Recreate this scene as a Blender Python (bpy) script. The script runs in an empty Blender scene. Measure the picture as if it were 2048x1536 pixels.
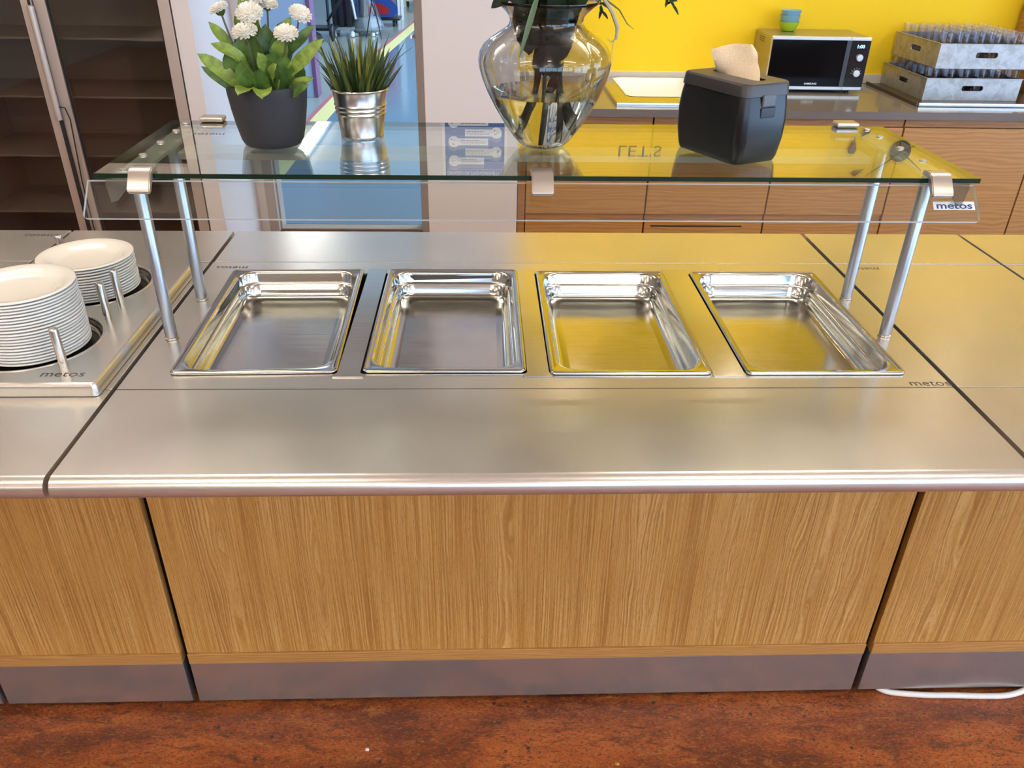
import bpy, bmesh, math, random
from math import sin, cos, pi, radians
from mathutils import Vector, Matrix
random.seed(7)
SC = bpy.context.scene
COL = SC.collection

# ------------------------------------------------------------------ camera
cam_data = bpy.data.cameras.new('camera')
cam = bpy.data.objects.new('camera', cam_data); COL.objects.link(cam)
SC.camera = cam
cam_data.sensor_fit = 'HORIZONTAL'; cam_data.sensor_width = 36.0
cam_data.lens = 1614.6 / 2048 * 36.0
cam_data.clip_start = 0.02; cam_data.clip_end = 200
_p, _y, _r = 0.528626, -0.0439551, 0.0196984
_A = Matrix(((1, 0, 0), (0, -sin(_p), -cos(_p)), (0, cos(_p), -sin(_p))))
_Rz = Matrix(((cos(_y), -sin(_y), 0), (sin(_y), cos(_y), 0), (0, 0, 1)))
_Rr = Matrix(((cos(_r), -sin(_r), 0), (sin(_r), cos(_r), 0), (0, 0, 1)))
_M = _Rr @ (_A @ _Rz.transposed())
_rt, _dn, _fw = _M[0], _M[1], _M[2]
cam.matrix_world = Matrix(((_rt[0], -_dn[0], -_fw[0], 0), (_rt[1], -_dn[1], -_fw[1], 0),
                           (_rt[2], -_dn[2], -_fw[2], 1.6934), (0, 0, 0, 1)))

# ------------------------------------------------------------------ colour management, world, lights
SC.view_settings.view_transform = 'Standard'
SC.view_settings.look = 'None'
SC.view_settings.exposure = 0.0
SC.view_settings.gamma = 1.0
SC.view_settings.use_curve_mapping = False
cy = SC.cycles
cy.use_denoising = True
cy.max_bounces = 14; cy.diffuse_bounces = 4; cy.glossy_bounces = 5
cy.transmission_bounces = 10; cy.transparent_max_bounces = 24
cy.caustics_reflective = False; cy.caustics_refractive = False
cy.sample_clamp_indirect = 6.0
cy.use_adaptive_sampling = True; cy.adaptive_threshold = 0.02

SKY = 7.0
world = bpy.data.worlds.new('daylight sky'); SC.world = world; world.use_nodes = True
_bg = world.node_tree.nodes['Background']
_bg.inputs[0].default_value = (0.44, 0.68, 1.0, 1); _bg.inputs[1].default_value = SKY

def portal(name, loc, rot, sx, sy):
    l = bpy.data.lights.new(name, 'AREA'); l.shape = 'RECTANGLE'; l.size = sx; l.size_y = sy
    l.cycles.is_portal = True
    o = bpy.data.objects.new(name, l); o.location = loc; o.rotation_euler = rot; COL.objects.link(o)
# openings of the real windows (sky light enters through these)
portal('window_daylight', (2.6, -5.02, 1.85), (radians(90), 0, 0), 6.2, 1.9)
portal('window_daylight', (5.98, -1.3, 1.40), (0, radians(90), 0), 2.5, 6.4)
portal('window_daylight', (2.97, 11.5, 2.3), (0, radians(90), 0), 3.4, 11.0)

def spot(name, loc, power, col, ang=95, blend=0.9, rad=0.035):
    l = bpy.data.lights.new(name, 'SPOT'); l.energy = power; l.color = col
    l.spot_size = radians(ang); l.spot_blend = blend; l.shadow_soft_size = rad
    o = bpy.data.objects.new(name, l); o.location = loc; COL.objects.link(o)
    return o
LUM = 14.0          # brightness of the ceiling luminaires
DOWN = 60.0        # downlights over the back counter

# ------------------------------------------------------------------ mesh helpers
ORG = {}
class MB:
    def __init__(s): s.v = []; s.f = []; s.m = []; s.wn = False
    def add(s, vs, fs, mi=0):
        b = len(s.v); s.v += [tuple(x) for x in vs]
        s.f += [tuple(i + b for i in f) for f in fs]; s.m += [mi] * len(fs); return s
    def bm(s, bm, mi=0):
        bm.verts.ensure_lookup_table(); bm.verts.index_update()
        s.add([v.co for v in bm.verts], [[v.index for v in f.verts] for f in bm.faces], mi); bm.free(); return s
    def box(s, x0, x1, y0, y1, z0, z1, b=0.0, seg=2, mi=0, M=None):
        bm = bmesh.new()
        bmesh.ops.create_cube(bm, size=1)
        for v in bm.verts:
            v.co = Vector(((x0 + x1) / 2 + v.co.x * (x1 - x0), (y0 + y1) / 2 + v.co.y * (y1 - y0), (z0 + z1) / 2 + v.co.z * (z1 - z0)))
        if b: s.wn = True
        if b: bmesh.ops.bevel(bm, geom=bm.edges[:], offset=b, segments=seg, profile=0.5, affect='EDGES')
        if M is not None: bmesh.ops.transform(bm, matrix=M, verts=bm.verts[:])
        return s.bm(bm, mi)
    def loft(s, rings, c0=True, c1=True, closed=True, mi=0):
        n = len(rings[0]); vs = [p for r in rings for p in r]; fs = []
        for k in range(len(rings) - 1):
            for i in range(n if closed else n - 1):
                j = (i + 1) % n
                fs.append((k * n + i, k * n + j, (k + 1) * n + j, (k + 1) * n + i))
        if c0: fs.append(tuple(range(n - 1, -1, -1)))
        if c1: fs.append(tuple((len(rings) - 1) * n + i for i in range(n)))
        return s.add(vs, fs, mi)
    def lathe(s, prof, n=48, c=(0, 0, 0), c0=True, c1=True, mi=0, lob=None):
        rings = []
        for r, z in prof:
            ring = []
            for i in range(n):
                a = 2 * pi * i / n
                rr = r * (lob(a, z) if lob else 1)
                ring.append((c[0] + rr * cos(a), c[1] + rr * sin(a), c[2] + z))
            rings.append(ring)
        return s.loft(rings, c0, c1, True, mi)
    def tube(s, path, r, n=10, cap=True, mi=0):
        path = [Vector(p) for p in path]; rings = []; up = None
        for i, p in enumerate(path):
            t = (path[min(i + 1, len(path) - 1)] - path[max(i - 1, 0)]).normalized()
            if up is None:
                up = Vector((0, 0, 1)) if abs(t.z) < 0.9 else Vector((1, 0, 0))
            a = (up - t * up.dot(t)).normalized(); b = t.cross(a); up = a
            rr = r[i] if isinstance(r, (list, tuple)) else r
            rings.append([p + (a * cos(2 * pi * k / n) + b * sin(2 * pi * k / n)) * rr for k in range(n)])
        return s.loft(rings, cap, cap, True, mi)
    def prism_x(s, poly, x0, x1, mi=0):           # polygon of (y, z) extruded along x
        s.wn = True
        return s.loft([[(x0, y, z) for y, z in poly], [(x1, y, z) for y, z in poly]], True, True, True, mi)
    def xf(s, M):
        s.v = [tuple(M @ Vector(v)) for v in s.v]; return s

def rrect(w, d, r, z, cx=0, cy=0, n=6):
    r = min(r, w / 2 - 1e-4, d / 2 - 1e-4); pts = []
    for k, (sx, sy) in enumerate(((1, 1), (-1, 1), (-1, -1), (1, -1))):
        for i in range(n + 1):
            a = pi / 2 * k + pi / 2 * i / n
            pts.append((cx + sx * (w / 2 - r) + r * cos(a), cy + sy * (d / 2 - r) + r * sin(a), z))
    return pts
def hit(poly, c, a):                              # ray from c at angle a meets a convex polygon
    best = None; dx, dy = cos(a), sin(a)
    for i in range(len(poly)):
        x0, y0 = poly[i][:2]; x1, y1 = poly[(i + 1) % len(poly)][:2]
        ex, ey = x1 - x0, y1 - y0; den = dx * ey - dy * ex
        if abs(den) < 1e-12: continue
        t = ((x0 - c[0]) * ey - (y0 - c[1]) * ex) / den; u = ((x0 - c[0]) * dy - (y0 - c[1]) * dx) / den
        if t > 1e-9 and -1e-6 <= u <= 1 + 1e-6 and (best is None or t < best): best = t
    return (c[0] + dx * best, c[1] + dy * best)
def plate_hole(mb, outer, inner, c, f, t, mi=0, n=64, rim=True):
    """flat plate with one hole; f maps (u, v, w) to space, w = 0..t through the thickness"""
    ang = sorted(set([round(2 * pi * i / n, 6) for i in range(n)] +
                     [round(math.atan2(p[1] - c[1], p[0] - c[0]) % (2 * pi), 6) for p in list(outer) + list(inner)]))
    O = [hit(outer, c, a) for a in ang]; I = [hit(inner, c, a) for a in ang]
    R = [[f(u, v, 0) for u, v in O], [f(u, v, 0) for u, v in I], [f(u, v, t) for u, v in I], [f(u, v, t) for u, v in O]]
    if rim: R.append(R[0])
    mb.loft(R, False, False, True, mi)
def rect(x0, x1, y0, y1): return [(x0, y0), (x1, y0), (x1, y1), (x0, y1)]

def obj(name, mb, mats, parent=None, ang=35, local=False, smooth=True):
    me = bpy.data.meshes.new(name)
    vs = mb.v
    if parent is not None and not local:
        o0 = ORG[parent.name]; vs = [(x - o0[0], y - o0[1], z - o0[2]) for x, y, z in vs]
    base = (0, 0, 0)
    if parent is None:
        xs = [v[0] for v in vs]; ys = [v[1] for v in vs]; zs = [v[2] for v in vs]
        base = ((min(xs) + max(xs)) / 2, (min(ys) + max(ys)) / 2, min(zs))
        vs = [(x - base[0], y - base[1], z - base[2]) for x, y, z in vs]
    me.from_pydata(vs, [], mb.f)
    mats = mats if isinstance(mats, (list, tuple)) else [mats]
    for m in mats: me.materials.append(m)
    if len(mats) > 1: me.polygons.foreach_set('material_index', mb.m)
    bm = bmesh.new(); bm.from_mesh(me)
    bmesh.ops.recalc_face_normals(bm, faces=bm.faces[:]); bm.to_mesh(me); bm.free()
    if smooth:
        me.shade_smooth(); me.set_sharp_from_angle(angle=radians(ang))
    me.update()
    o = bpy.data.objects.new(name, me); COL.objects.link(o)
    if mb.wn and smooth:
        wm = o.modifiers.new('flat faces', 'WEIGHTED_NORMAL'); wm.keep_sharp = True; wm.weight = 100
    if parent is not None:
        o.parent = parent; ORG[o.name] = ORG[parent.name]
    else:
        o.location = base; ORG[o.name] = base
    return o
def tag(o, label, cat, group=None):
    o['label'] = label; o['category'] = cat
    if group: o['group'] = group
    return o
def thing(name, label, cat, loc, group=None, rz=0.0):
    o = bpy.data.objects.new(name, None); o.empty_display_size = 0.05; COL.objects.link(o)
    o.location = loc; o.rotation_euler = (0, 0, rz); ORG[o.name] = tuple(loc)
    return tag(o, label, cat, group)
def struct(name, mb, m, label=None, ang=35):
    o = obj(name, mb, m, None, ang); o['kind'] = 'structure'
    if label: o['label'] = label
    return o
def dup(o, parent=None):
    c = o.copy(); COL.objects.link(c)
    if parent is not None: c.parent = parent
    ORG[c.name] = ORG.get(o.name, (0, 0, 0))
    for ch in list(o.children): dup(ch, c)
    return c
_tcache = {}
def text_mb(mb, s, size, M, sx=1.0, depth=0.0006, bold=0.0, mi=0, align='LEFT', shear=0.0):
    cu = bpy.data.curves.new('t', 'FONT'); cu.body = s; cu.size = size; cu.extrude = depth; cu.offset = bold
    cu.align_x = align; cu.shear = shear; cu.resolution_u = 3
    o = bpy.data.objects.new('t', cu); COL.objects.link(o)
    dg = bpy.context.evaluated_depsgraph_get(); me = bpy.data.meshes.new_from_object(o.evaluated_get(dg))
    S = Matrix.Diagonal((sx, 1, 1, 1))
    mb.add([M @ (S @ v.co) for v in me.vertices], [tuple(p.vertices) for p in me.polygons], mi)
    bpy.data.objects.remove(o); bpy.data.meshes.remove(me); bpy.data.curves.remove(cu)
    return mb
def frame(o, ex, ey):                              # matrix placing text: origin, x direction, y direction
    ex = Vector(ex).normalized(); ey = Vector(ey).normalized(); ez = ex.cross(ey)
    return Matrix(((ex.x, ey.x, ez.x, o[0]), (ex.y, ey.y, ez.y, o[1]), (ex.z, ey.z, ez.z, o[2]), (0, 0, 0, 1)))
ORD = ['zeroth', 'first', 'second', 'third', 'fourth', 'fifth', 'sixth', 'seventh', 'eighth', 'ninth', 'tenth', 'eleventh', 'twelfth',
       'thirteenth', 'fourteenth', 'fifteenth', 'sixteenth', 'seventeenth', 'eighteenth', 'nineteenth', 'twentieth', 'twenty-first',
       'twenty-second', 'twenty-third', 'twenty-fourth', 'twenty-fifth', 'twenty-sixth']

# ------------------------------------------------------------------ materials
def P(name, col, rough=0.5, metal=0.0, **kw):
    m = bpy.data.materials.new(name); m.use_nodes = True
    b = m.node_tree.nodes['Principled BSDF']
    b.inputs['Base Color'].default_value = (*col, 1); b.inputs['Roughness'].default_value = rough
    b.inputs['Metallic'].default_value = metal
    for k, v in kw.items():
        b.inputs[k.replace('_', ' ')].default_value = v
    return m
def N(m, t, **kw):
    n = m.node_tree.nodes.new(t)
    for k, v in kw.items(): setattr(n, k, v)
    return n
def L(m, a, b): m.node_tree.links.new(a, b)
def pos(m, scale=(1, 1, 1), rot=(0, 0, 0)):
    g = N(m, 'ShaderNodeNewGeometry'); mp = N(m, 'ShaderNodeMapping')
    mp.inputs['Scale'].default_value = scale; mp.inputs['Rotation'].default_value = rot
    L(m, g.outputs['Position'], mp.inputs['Vector']); return mp.outputs[0]
def noise(m, vec, scale, detail=4, rough=0.55, dist=0.0):
    n = N(m, 'ShaderNodeTexNoise'); n.inputs['Scale'].default_value = scale; n.inputs['Detail'].default_value = detail
    n.inputs['Roughness'].default_value = rough; n.inputs['Distortion'].default_value = dist
    L(m, vec, n.inputs['Vector']); return n.outputs['Fac']
def ramp(m, fac, stops):
    r = N(m, 'ShaderNodeValToRGB'); e = r.color_ramp.elements
    while len(e) < len(stops): e.new(0.5)
    for el, (p, c) in zip(e, stops): el.position = p; el.color = (*c, 1) if len(c) == 3 else c
    L(m, fac, r.inputs[0]); return r.outputs[0]
def mix(m, fac, a, b, mode='MIX'):
    n = N(m, 'ShaderNodeMix', data_type='RGBA', blend_type=mode)
    for s, v in ((0, fac), (6, a), (7, b)):
        if isinstance(v, (int, float)): n.inputs[s].default_value = v
        elif isinstance(v, tuple): n.inputs[s].default_value = (*v, 1)
        else: L(m, v, n.inputs[s])
    return n.outputs[2]
def mapr(m, fac, a, b, c, d):
    n = N(m, 'ShaderNodeMapRange')
    for i, v in enumerate((a, b, c, d)): n.inputs[i + 1].default_value = v
    L(m, fac, n.inputs[0]); return n.outputs[0]
def bump(m, h, strength, dist=0.001):
    b = N(m, 'ShaderNodeBump'); b.inputs['Strength'].default_value = strength; b.inputs['Distance'].default_value = dist
    L(m, h, b.inputs['Height']); return b.outputs[0]
def BS(m): return m.node_tree.nodes['Principled BSDF'].inputs

def steel(name, col, r0, r1, grain=(3, 260, 260), bmp=0.0, smudge=3.0, metal=1.0):
    m = P(name, col, r0, metal)
    g = noise(m, pos(m, grain), 1.0, 3, 0.6); s = noise(m, pos(m), smudge, 5, 0.6, 0.6)
    a = N(m, 'ShaderNodeMath', operation='ADD'); L(m, g, a.inputs[0]); L(m, s, a.inputs[1])
    L(m, mapr(m, a.outputs[0], 0.7, 1.3, r0, r1), BS(m)['Roughness'])
    L(m, mix(m, mapr(m, s, 0.3, 0.7, 0, 1), tuple(c * 0.92 for c in col), tuple(min(1, c * 1.06) for c in col)), BS(m)['Base Color'])
    if bmp: L(m, bump(m, g, bmp, 0.0006), BS(m)['Normal'])
    return m
M_STEEL = steel('brushed steel worktop', (0.64, 0.61, 0.565), 0.235, 0.262, metal=0.82)
M_PAN = steel('polished steel pan', (0.52, 0.51, 0.49), 0.09, 0.16)
M_PANFLOOR = steel('worn steel pan floor', (0.62, 0.60, 0.565), 0.14, 0.22, grain=(6, 120, 120), bmp=0.0, smudge=7)
M_STRIP = steel('scratched steel strip', (0.58, 0.58, 0.56), 0.11, 0.18, metal=0.9)
M_KICK = steel('dull steel kickplate', (0.46, 0.445, 0.44), 0.20, 0.25, grain=(3, 60, 60), metal=0.82)
M_PEG = steel('round steel peg', (0.62, 0.60, 0.57), 0.18, 0.25, grain=(200, 200, 4))
M_ALU = P('satin aluminium', (0.40, 0.415, 0.45), 0.32, 1.0)
M_CHAMP = P('champagne aluminium', (0.58, 0.50, 0.45), 0.42, 0.55)
M_CLAMP = P('satin nickel clamp', (0.50, 0.455, 0.41), 0.32, 0.85)
M_DARK = P('dark gap', (0.015, 0.013, 0.012), 0.7)
M_WELL = P('dark steel well', (0.10, 0.09, 0.08), 0.4, 0.8)
M_LOGO = P('etched grey logo', (0.07, 0.06, 0.055), 0.6)

def glassy(name, tint, rough=0.0, spec=1.0):
    """clear thin sheet: see-through with angle dependent mirror reflection"""
    m = bpy.data.materials.new(name); m.use_nodes = True; nt = m.node_tree
    nt.nodes.remove(nt.nodes['Principled BSDF']); out = nt.nodes['Material Output']
    t = N(m, 'ShaderNodeBsdfTransparent'); t.inputs[0].default_value = (*tint, 1)
    g = N(m, 'ShaderNodeBsdfGlossy'); g.inputs['Roughness'].default_value = rough; g.inputs[0].default_value = (1, 1, 1, 1)
    lw = N(m, 'ShaderNodeLayerWeight'); lw.inputs[0].default_value = 0.5
    pw = N(m, 'ShaderNodeMath', operation='POWER'); pw.inputs[1].default_value = 5.0; L(m, lw.outputs['Facing'], pw.inputs[0])
    ma = N(m, 'ShaderNodeMath', operation='MULTIPLY_ADD'); ma.inputs[1].default_value = 0.96 * spec; ma.inputs[2].default_value = 0.04 * spec
    L(m, pw.outputs[0], ma.inputs[0])
    mx = N(m, 'ShaderNodeMixShader'); L(m, ma.outputs[0], mx.inputs[0]); L(m, t.outputs[0], mx.inputs[1]); L(m, g.outputs[0], mx.inputs[2])
    L(m, mx.outputs[0], out.inputs[0]); return m
M_GLASS = glassy('clear sheet glass', (0.955, 0.975, 0.965))
M_TOPGLASS = glassy('green tinted shelf glass', (0.865, 0.91, 0.885), 0.0, 1.4)
M_EDGE = P('dark green glass edge', (0.002, 0.022, 0.012), 0.12)
M_EDGE2 = P('painted bright glass edge', (0.93, 0.98, 0.92), 0.3)  # near-white colour stands in for light gathered in the pane edge
M_TUMBLER = glassy('clear tumbler glass', (0.955, 0.955, 0.97), 0.0, .9)
M_FROST = P('frosted strip', (.85, .86, .76), .35, 0, Alpha=.5)
M_SMOKE = glassy('brown tinted door glass', (0.72, 0.68, 0.64))
M_PLASTICCLR = glassy('milky plastic', (0.62, 0.62, 0.60), 0.3)

def oak_v():
    m = P('oak veneer upright grain', (0.5, 0.27, 0.08), 0.42)
    p = N(m, 'ShaderNodeNewGeometry'); sx = N(m, 'ShaderNodeSeparateXYZ'); L(m, p.outputs['Position'], sx.inputs[0])
    X = sx.outputs[0]
    def ma(a, k, b):
        n = N(m, 'ShaderNodeMath', operation='MULTIPLY_ADD'); n.inputs[1].default_value = k; L(m, a, n.inputs[0]); L(m, b, n.inputs[2]); return n.outputs[0]
    def mul(a, b):
        n = N(m, 'ShaderNodeMath', operation='MULTIPLY'); L(m, a, n.inputs[0])
        if isinstance(b, float): n.inputs[1].default_value = b
        else: L(m, b, n.inputs[1])
        return n.outputs[0]
    slow = noise(m, pos(m, (1.0, 1.0, 1.1)), 1.6, 2, 0.5)            # gentle sway of the whole grain
    wig = noise(m, pos(m, (26, 26, 9)), 1.0, 3, 0.6)                 # small wiggle
    # figured strips (cathedrals): only inside narrow upright bands
    band = mapr(m, noise(m, pos(m, (9.5, 9.5, 0.12)), 1.0, 1, 0.4), 0.56, 0.68, 0.0, 1.0)
    figure = noise(m, pos(m, (16, 16, 3.2)), 1.0, 2, 0.5)
    xx = ma(slow, 0.020, X); xx = ma(wig, 0.004, xx); xx = ma(mul(figure, band), 0.055, xx)
    def lines(freq):
        w = mul(xx, freq); n = N(m, 'ShaderNodeMath', operation='SINE'); L(m, w, n.inputs[0]); return n.outputs[0]
    l1 = lines(760.0)
    cmb = N(m, 'ShaderNodeCombineXYZ'); L(m, xx, cmb.inputs[0]); L(m, sx.outputs[2], cmb.inputs[2])
    mp = N(m, 'ShaderNodeMapping'); mp.inputs['Scale'].default_value = (300, 1, 2.2); L(m, cmb.outputs[0], mp.inputs[0])
    streak = noise(m, mp.outputs[0], 1.0, 4, 0.65)
    mp2 = N(m, 'ShaderNodeMapping'); mp2.inputs['Scale'].default_value = (22, 1, .3); L(m, cmb.outputs[0], mp2.inputs[0])
    broad = noise(m, mp2.outputs[0], 1.0, 3, 0.5)
    pore = noise(m, pos(m, (1100, 1100, 70)), 1.0, 2, 0.5)
    c = ramp(m, broad, [(0.30, (0.395, 0.182, 0.036)), (0.50, (0.475, 0.236, 0.052)), (0.72, (0.52, 0.270, 0.068))])
    c = mix(m, mapr(m, streak, 0.48, 0.70, 0.0, 0.75), c, (0.70, 0.43, 0.16))
    c = mix(m, mul(mapr(m, l1, 0.0, 1.0, 0.0, 0.55), mapr(m, band, 0, 1, .12, 1.0)), c, (0.66, 0.385, 0.14))
    c = mix(m, mapr(m, streak, 0.50, 0.30, 0.0, 0.75), c, (0.28, 0.115, 0.024))
    c = mix(m, mapr(m, pore, 0.55, 0.70, 0.0, 0.55), c, (0.24, 0.095, 0.022))
    L(m, c, BS(m)['Base Color']); return m
M_OAK = oak_v()
def oak_h(name, dark, mid, light, sc=(0.5, 1.0, 9.0)):
    m = P(name, mid, 0.40)
    warp = noise(m, pos(m, (sc[0], sc[0] * 2, sc[2] * 0.25)), 2.0, 3, 0.5)
    n1 = noise(m, pos(m, (sc[0] * 2, 4, sc[2] * 6)), 2.0, 5, 0.65, 0.8)
    w = N(m, 'ShaderNodeTexWave', wave_type='BANDS', bands_direction='Z'); w.inputs['Scale'].default_value = 5.0
    w.inputs['Distortion'].default_value = 14; w.inputs['Detail'].default_value = 3; w.inputs['Detail Scale'].default_value = 0.8
    L(m, pos(m, (sc[0], 0.8, sc[2] * 0.35)), w.inputs['Vector'])
    a = mix(m, 0.35, n1, w.outputs['Fac'])
    L(m, ramp(m, a, [(0.25, dark), (0.52, mid), (0.8, light)]), BS(m)['Base Color']); return m
M_OAKTRIM = oak_h('oak edge strip', (0.36, 0.17, 0.045), (0.45, 0.225, 0.065), (0.52, 0.28, 0.09), (1.0, 1, 30))
M_CAB = oak_h('oak cabinet front', (0.36, 0.170, 0.048), (0.43, 0.215, 0.064), (0.50, 0.265, 0.085))
M_CABDK = oak_h('oak cabinet rail', (0.28, 0.125, 0.035), (0.34, 0.155, 0.045), (0.40, 0.19, 0.06))

def lino():
    m = P('marbled red linoleum', (0.3, 0.07, 0.02), 0.38)
    big = noise(m, pos(m, (1.3, 3.4, 1)), 2.0, 6, 0.62, 0.8); mid = noise(m, pos(m, (6, 17, 1)), 2.0, 8, 0.74, 1.1)
    fine = noise(m, pos(m, (40, 105, 1)), 1.8, 6, 0.72, 0.8); fin2 = noise(m, pos(m, (55, 120, 1), (0, 0, .2)), 2.2, 5, 0.7, 0.6)
    c = ramp(m, big, [(0.36, (0.140, 0.032, 0.012)), (0.50, (0.285, 0.066, 0.018)), (0.64, (0.41, 0.108, 0.026))])
    c = mix(m, mapr(m, mid, 0.52, 0.62, 0, 0.85), c, (0.075, 0.026, 0.014))
    c = mix(m, mapr(m, mid, 0.45, 0.36, 0, 0.65), c, (0.38, 0.150, 0.045))
    c = mix(m, mapr(m, fine, 0.53, 0.62, 0, 0.60), c, (0.42, 0.185, 0.058))
    c = mix(m, mapr(m, fin2, 0.52, 0.60, 0, 0.85), c, (0.065, 0.020, 0.011))
    big2 = noise(m, pos(m, (1.4, 1.4, 1)), 1.7, 2, 0.5)
    v = N(m, 'ShaderNodeTexVoronoi'); v.inputs['Scale'].default_value = 38; v.inputs['Randomness'].default_value = 1
    L(m, pos(m), v.inputs['Vector'])
    sp = mapr(m, v.outputs['Distance'], 0.15, 0.20, 1, 0)
    sel = N(m, 'ShaderNodeSeparateColor'); L(m, v.outputs['Color'], sel.inputs[0])
    a = N(m, 'ShaderNodeMath', operation='LESS_THAN'); a.inputs[1].default_value = 0.22; L(m, sel.outputs[0], a.inputs[0])
    b = N(m, 'ShaderNodeMath', operation='MULTIPLY'); L(m, sp, b.inputs[0]); L(m, a.outputs[0], b.inputs[1])
    d = N(m, 'ShaderNodeMath', operation='MULTIPLY'); L(m, b.outputs[0], d.inputs[0]); L(m, mapr(m, big2, 0.46, 0.54, 0.05, 1), d.inputs[1])
    c = mix(m, d.outputs[0], c, (0.035, 0.028, 0.028))
    L(m, c, BS(m)['Base Color']); L(m, bump(m, fine, 0.04), BS(m)['Normal']); return m
M_LINO = lino()
def plaster(name, col, rough=0.7):
    m = P(name, col, rough); n = noise(m, pos(m), 60, 4); s = noise(m, pos(m), 1.5, 3)
    L(m, mix(m, mapr(m, s, 0.3, 0.7, 0, 1), tuple(c * 0.96 for c in col), col), BS(m)['Base Color'])
    L(m, bump(m, n, 0.06), BS(m)['Normal']); return m
M_YEL = plaster('yellow painted wall', (0.87, 0.59, 0.004), 0.75)
M_WHITE = plaster('warm white wall', (0.72, 0.665, 0.64))
M_PALE = plaster('tan wall', (0.40, 0.34, 0.28))
M_CEIL = plaster('ceiling paint', (0.88, 0.84, 0.77), 0.85)
M_HALLW = plaster('hall wall paint', (0.55, 0.62, 0.68))
M_JAMB = P('grey door frame', (0.43, 0.37, 0.33), 0.45)
M_HALLF = plaster('grey hall floor', (0.30, 0.335, 0.315), 0.14)
M_HALLB = plaster('blue hall walkway', (0.125, 0.205, 0.28), 0.12)
M_TAPEY = P('yellow floor tape', (0.75, 0.68, 0.28), 0.4)
M_TAPER = P('red floor tape', (0.45, 0.13, 0.16), 0.4)
def emit(name, col, s):
    m = bpy.data.materials.new(name); m.use_nodes = True
    b = BS(m); b['Base Color'].default_value = (0.8, 0.8, 0.8, 1)
    b['Emission Color'].default_value = (*col, 1); b['Emission Strength'].default_value = s; return m
M_LAMP = emit('lit luminaire diffuser', (1.0, 0.90, 0.76), LUM)
M_LAMPD = emit('lit downlight', (1.0, 0.85, 0.6), 90)
M_LAMPH = emit('lit hall tube', (1.0, 0.98, 0.92), 16)
M_LAMPBODY = P('white lamp housing', (0.8, 0.8, 0.78), 0.5)

# ------------------------------------------------------------------ room shell
X0, X1, Y0, YW, H = -5.0, 6.0, -5.0, 4.72, 2.8
struct('floor', MB().box(X0, X1, Y0, 4.78, -0.1, 0.0), M_LINO)
struct('ceiling', MB().box(X0 - .1, X1 + .1, Y0 - .1, 4.86, H, H + 0.1), M_CEIL)
def wall_open(name, axis, at, t, u0, u1, z0, z1, holes, m):
    mb = MB(); us = sorted(holes)
    cur = u0
    def bx(a, b, c, d):
        if b - a < 1e-4 or d - c < 1e-4: return
        if axis == 'y': mb.box(a, b, at, at + t, c, d)
        else: mb.box(at, at + t, a, b, c, d)
    for (a, b, c, d) in us:
        bx(cur, a, z0, z1); bx(a, b, z0, c); bx(a, b, d, z1); cur = b
    bx(cur, u1, z0, z1)
    return struct(name, mb, m)
wall_open('wall_front', 'y', Y0 - .15, .15, X0, X1, 0, H, [(-0.5, 1.5, .9, 2.65), (1.65, 3.6, .9, 2.65), (3.75, 5.7, .9, 2.65)], M_PALE)
wall_open('wall_right', 'x', X1, .15, Y0, 4.86, 0, H, [(-4.5, -1.4, .12, 2.65), (-1.2, 1.9, .12, 2.65)], M_PALE)
struct('wall_left', MB().box(X0 - .15, X0, Y0, 4.86, 0, H), M_PALE)
wall_open('wall_back', 'y', YW + .0, .14, X0, X1, 0, H, [(-1.27, -0.30, 0, 2.35), (0.19, 5.999, 0.0, 0.001)], M_WHITE)
struct('wall_yellow', MB().box(0.19, X1, YW - .012, YW - .0005, 0.0, H), M_YEL, 'yellow painted wall above the back counter')
# window frames
def winframe(n, axis, at, u0, u1, z0, z1):
    mb = MB(); w = .05
    def bx(a, b, c, d):
        if axis == 'y': mb.box(a, b, at - .04, at + .02, c, d, .004)
        else: mb.box(at - .02, at + .04, a, b, c, d, .004)
    bx(u0, u0 + w, z0, z1); bx(u1 - w, u1, z0, z1); bx(u0 + w, u1 - w, z0, z0 + w); bx(u0 + w, u1 - w, z1 - w, z1)
    um = (u0 + u1) / 2; bx(um - w / 2, um + w / 2, z0 + w, z1 - w)
    struct('window_%d' % n, mb, M_LAMPBODY)
for n, a in enumerate([(-0.5, 1.5), (1.65, 3.6), (3.75, 5.7)]): winframe(n + 1, 'y', Y0 - .05, a[0], a[1], .9, 2.65)
for n, a in enumerate([(-4.5, -1.4), (-1.2, 1.9)]): winframe(n + 4, 'x', X1 + .05, a[0], a[1], .12, 2.65)

# pier beside the fridge and the passage wall, the white column with the poster
struct('wall_pier', MB().box(-1.397, -1.316, 4.06, YW - .001, 0, H, .003), M_WHITE, 'narrow white wall end beside the glass door fridge')
struct('wall_column', MB().box(-0.262, 0.181, 3.95, YW - .001, 0, H, .004), M_WHITE, 'white wall end between doorway and oak cabinets')
struct('wall_over_fridge', MB().box(X0, -1.40, 4.0, YW - .001, 2.06, H), M_WHITE)
dr = MB()
dr.box(-1.312, -1.215, 4.725, 4.87, 0, 2.35, .004); dr.box(-1.245, -1.205, 4.77, 4.87, 0, 2.33, .004)
dr.box(-0.352, -0.265, 4.725, 4.87, 0, 2.35, .004); dr.box(-0.362, -0.330, 4.80, 4.87, 0, 2.33, .004)
dr.box(-1.312, -0.265, 4.725, 4.87, 2.30, 2.38, .004)
door1 = struct('door_1', dr, M_JAMB, 'grey metal frame of the open doorway to the hall')
struct('trim_1', MB().box(-1.21, -0.34, 4.76, 4.84, 0, .012, .004), P('worn threshold', (0.30, 0.25, 0.2), .5), 'worn doorway threshold strip')
kn = MB().tube([(-0.355, 4.90, 1.105), (-0.375, 4.86, 1.105), (-0.42, 4.86, 1.10)], .009, 10)
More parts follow.
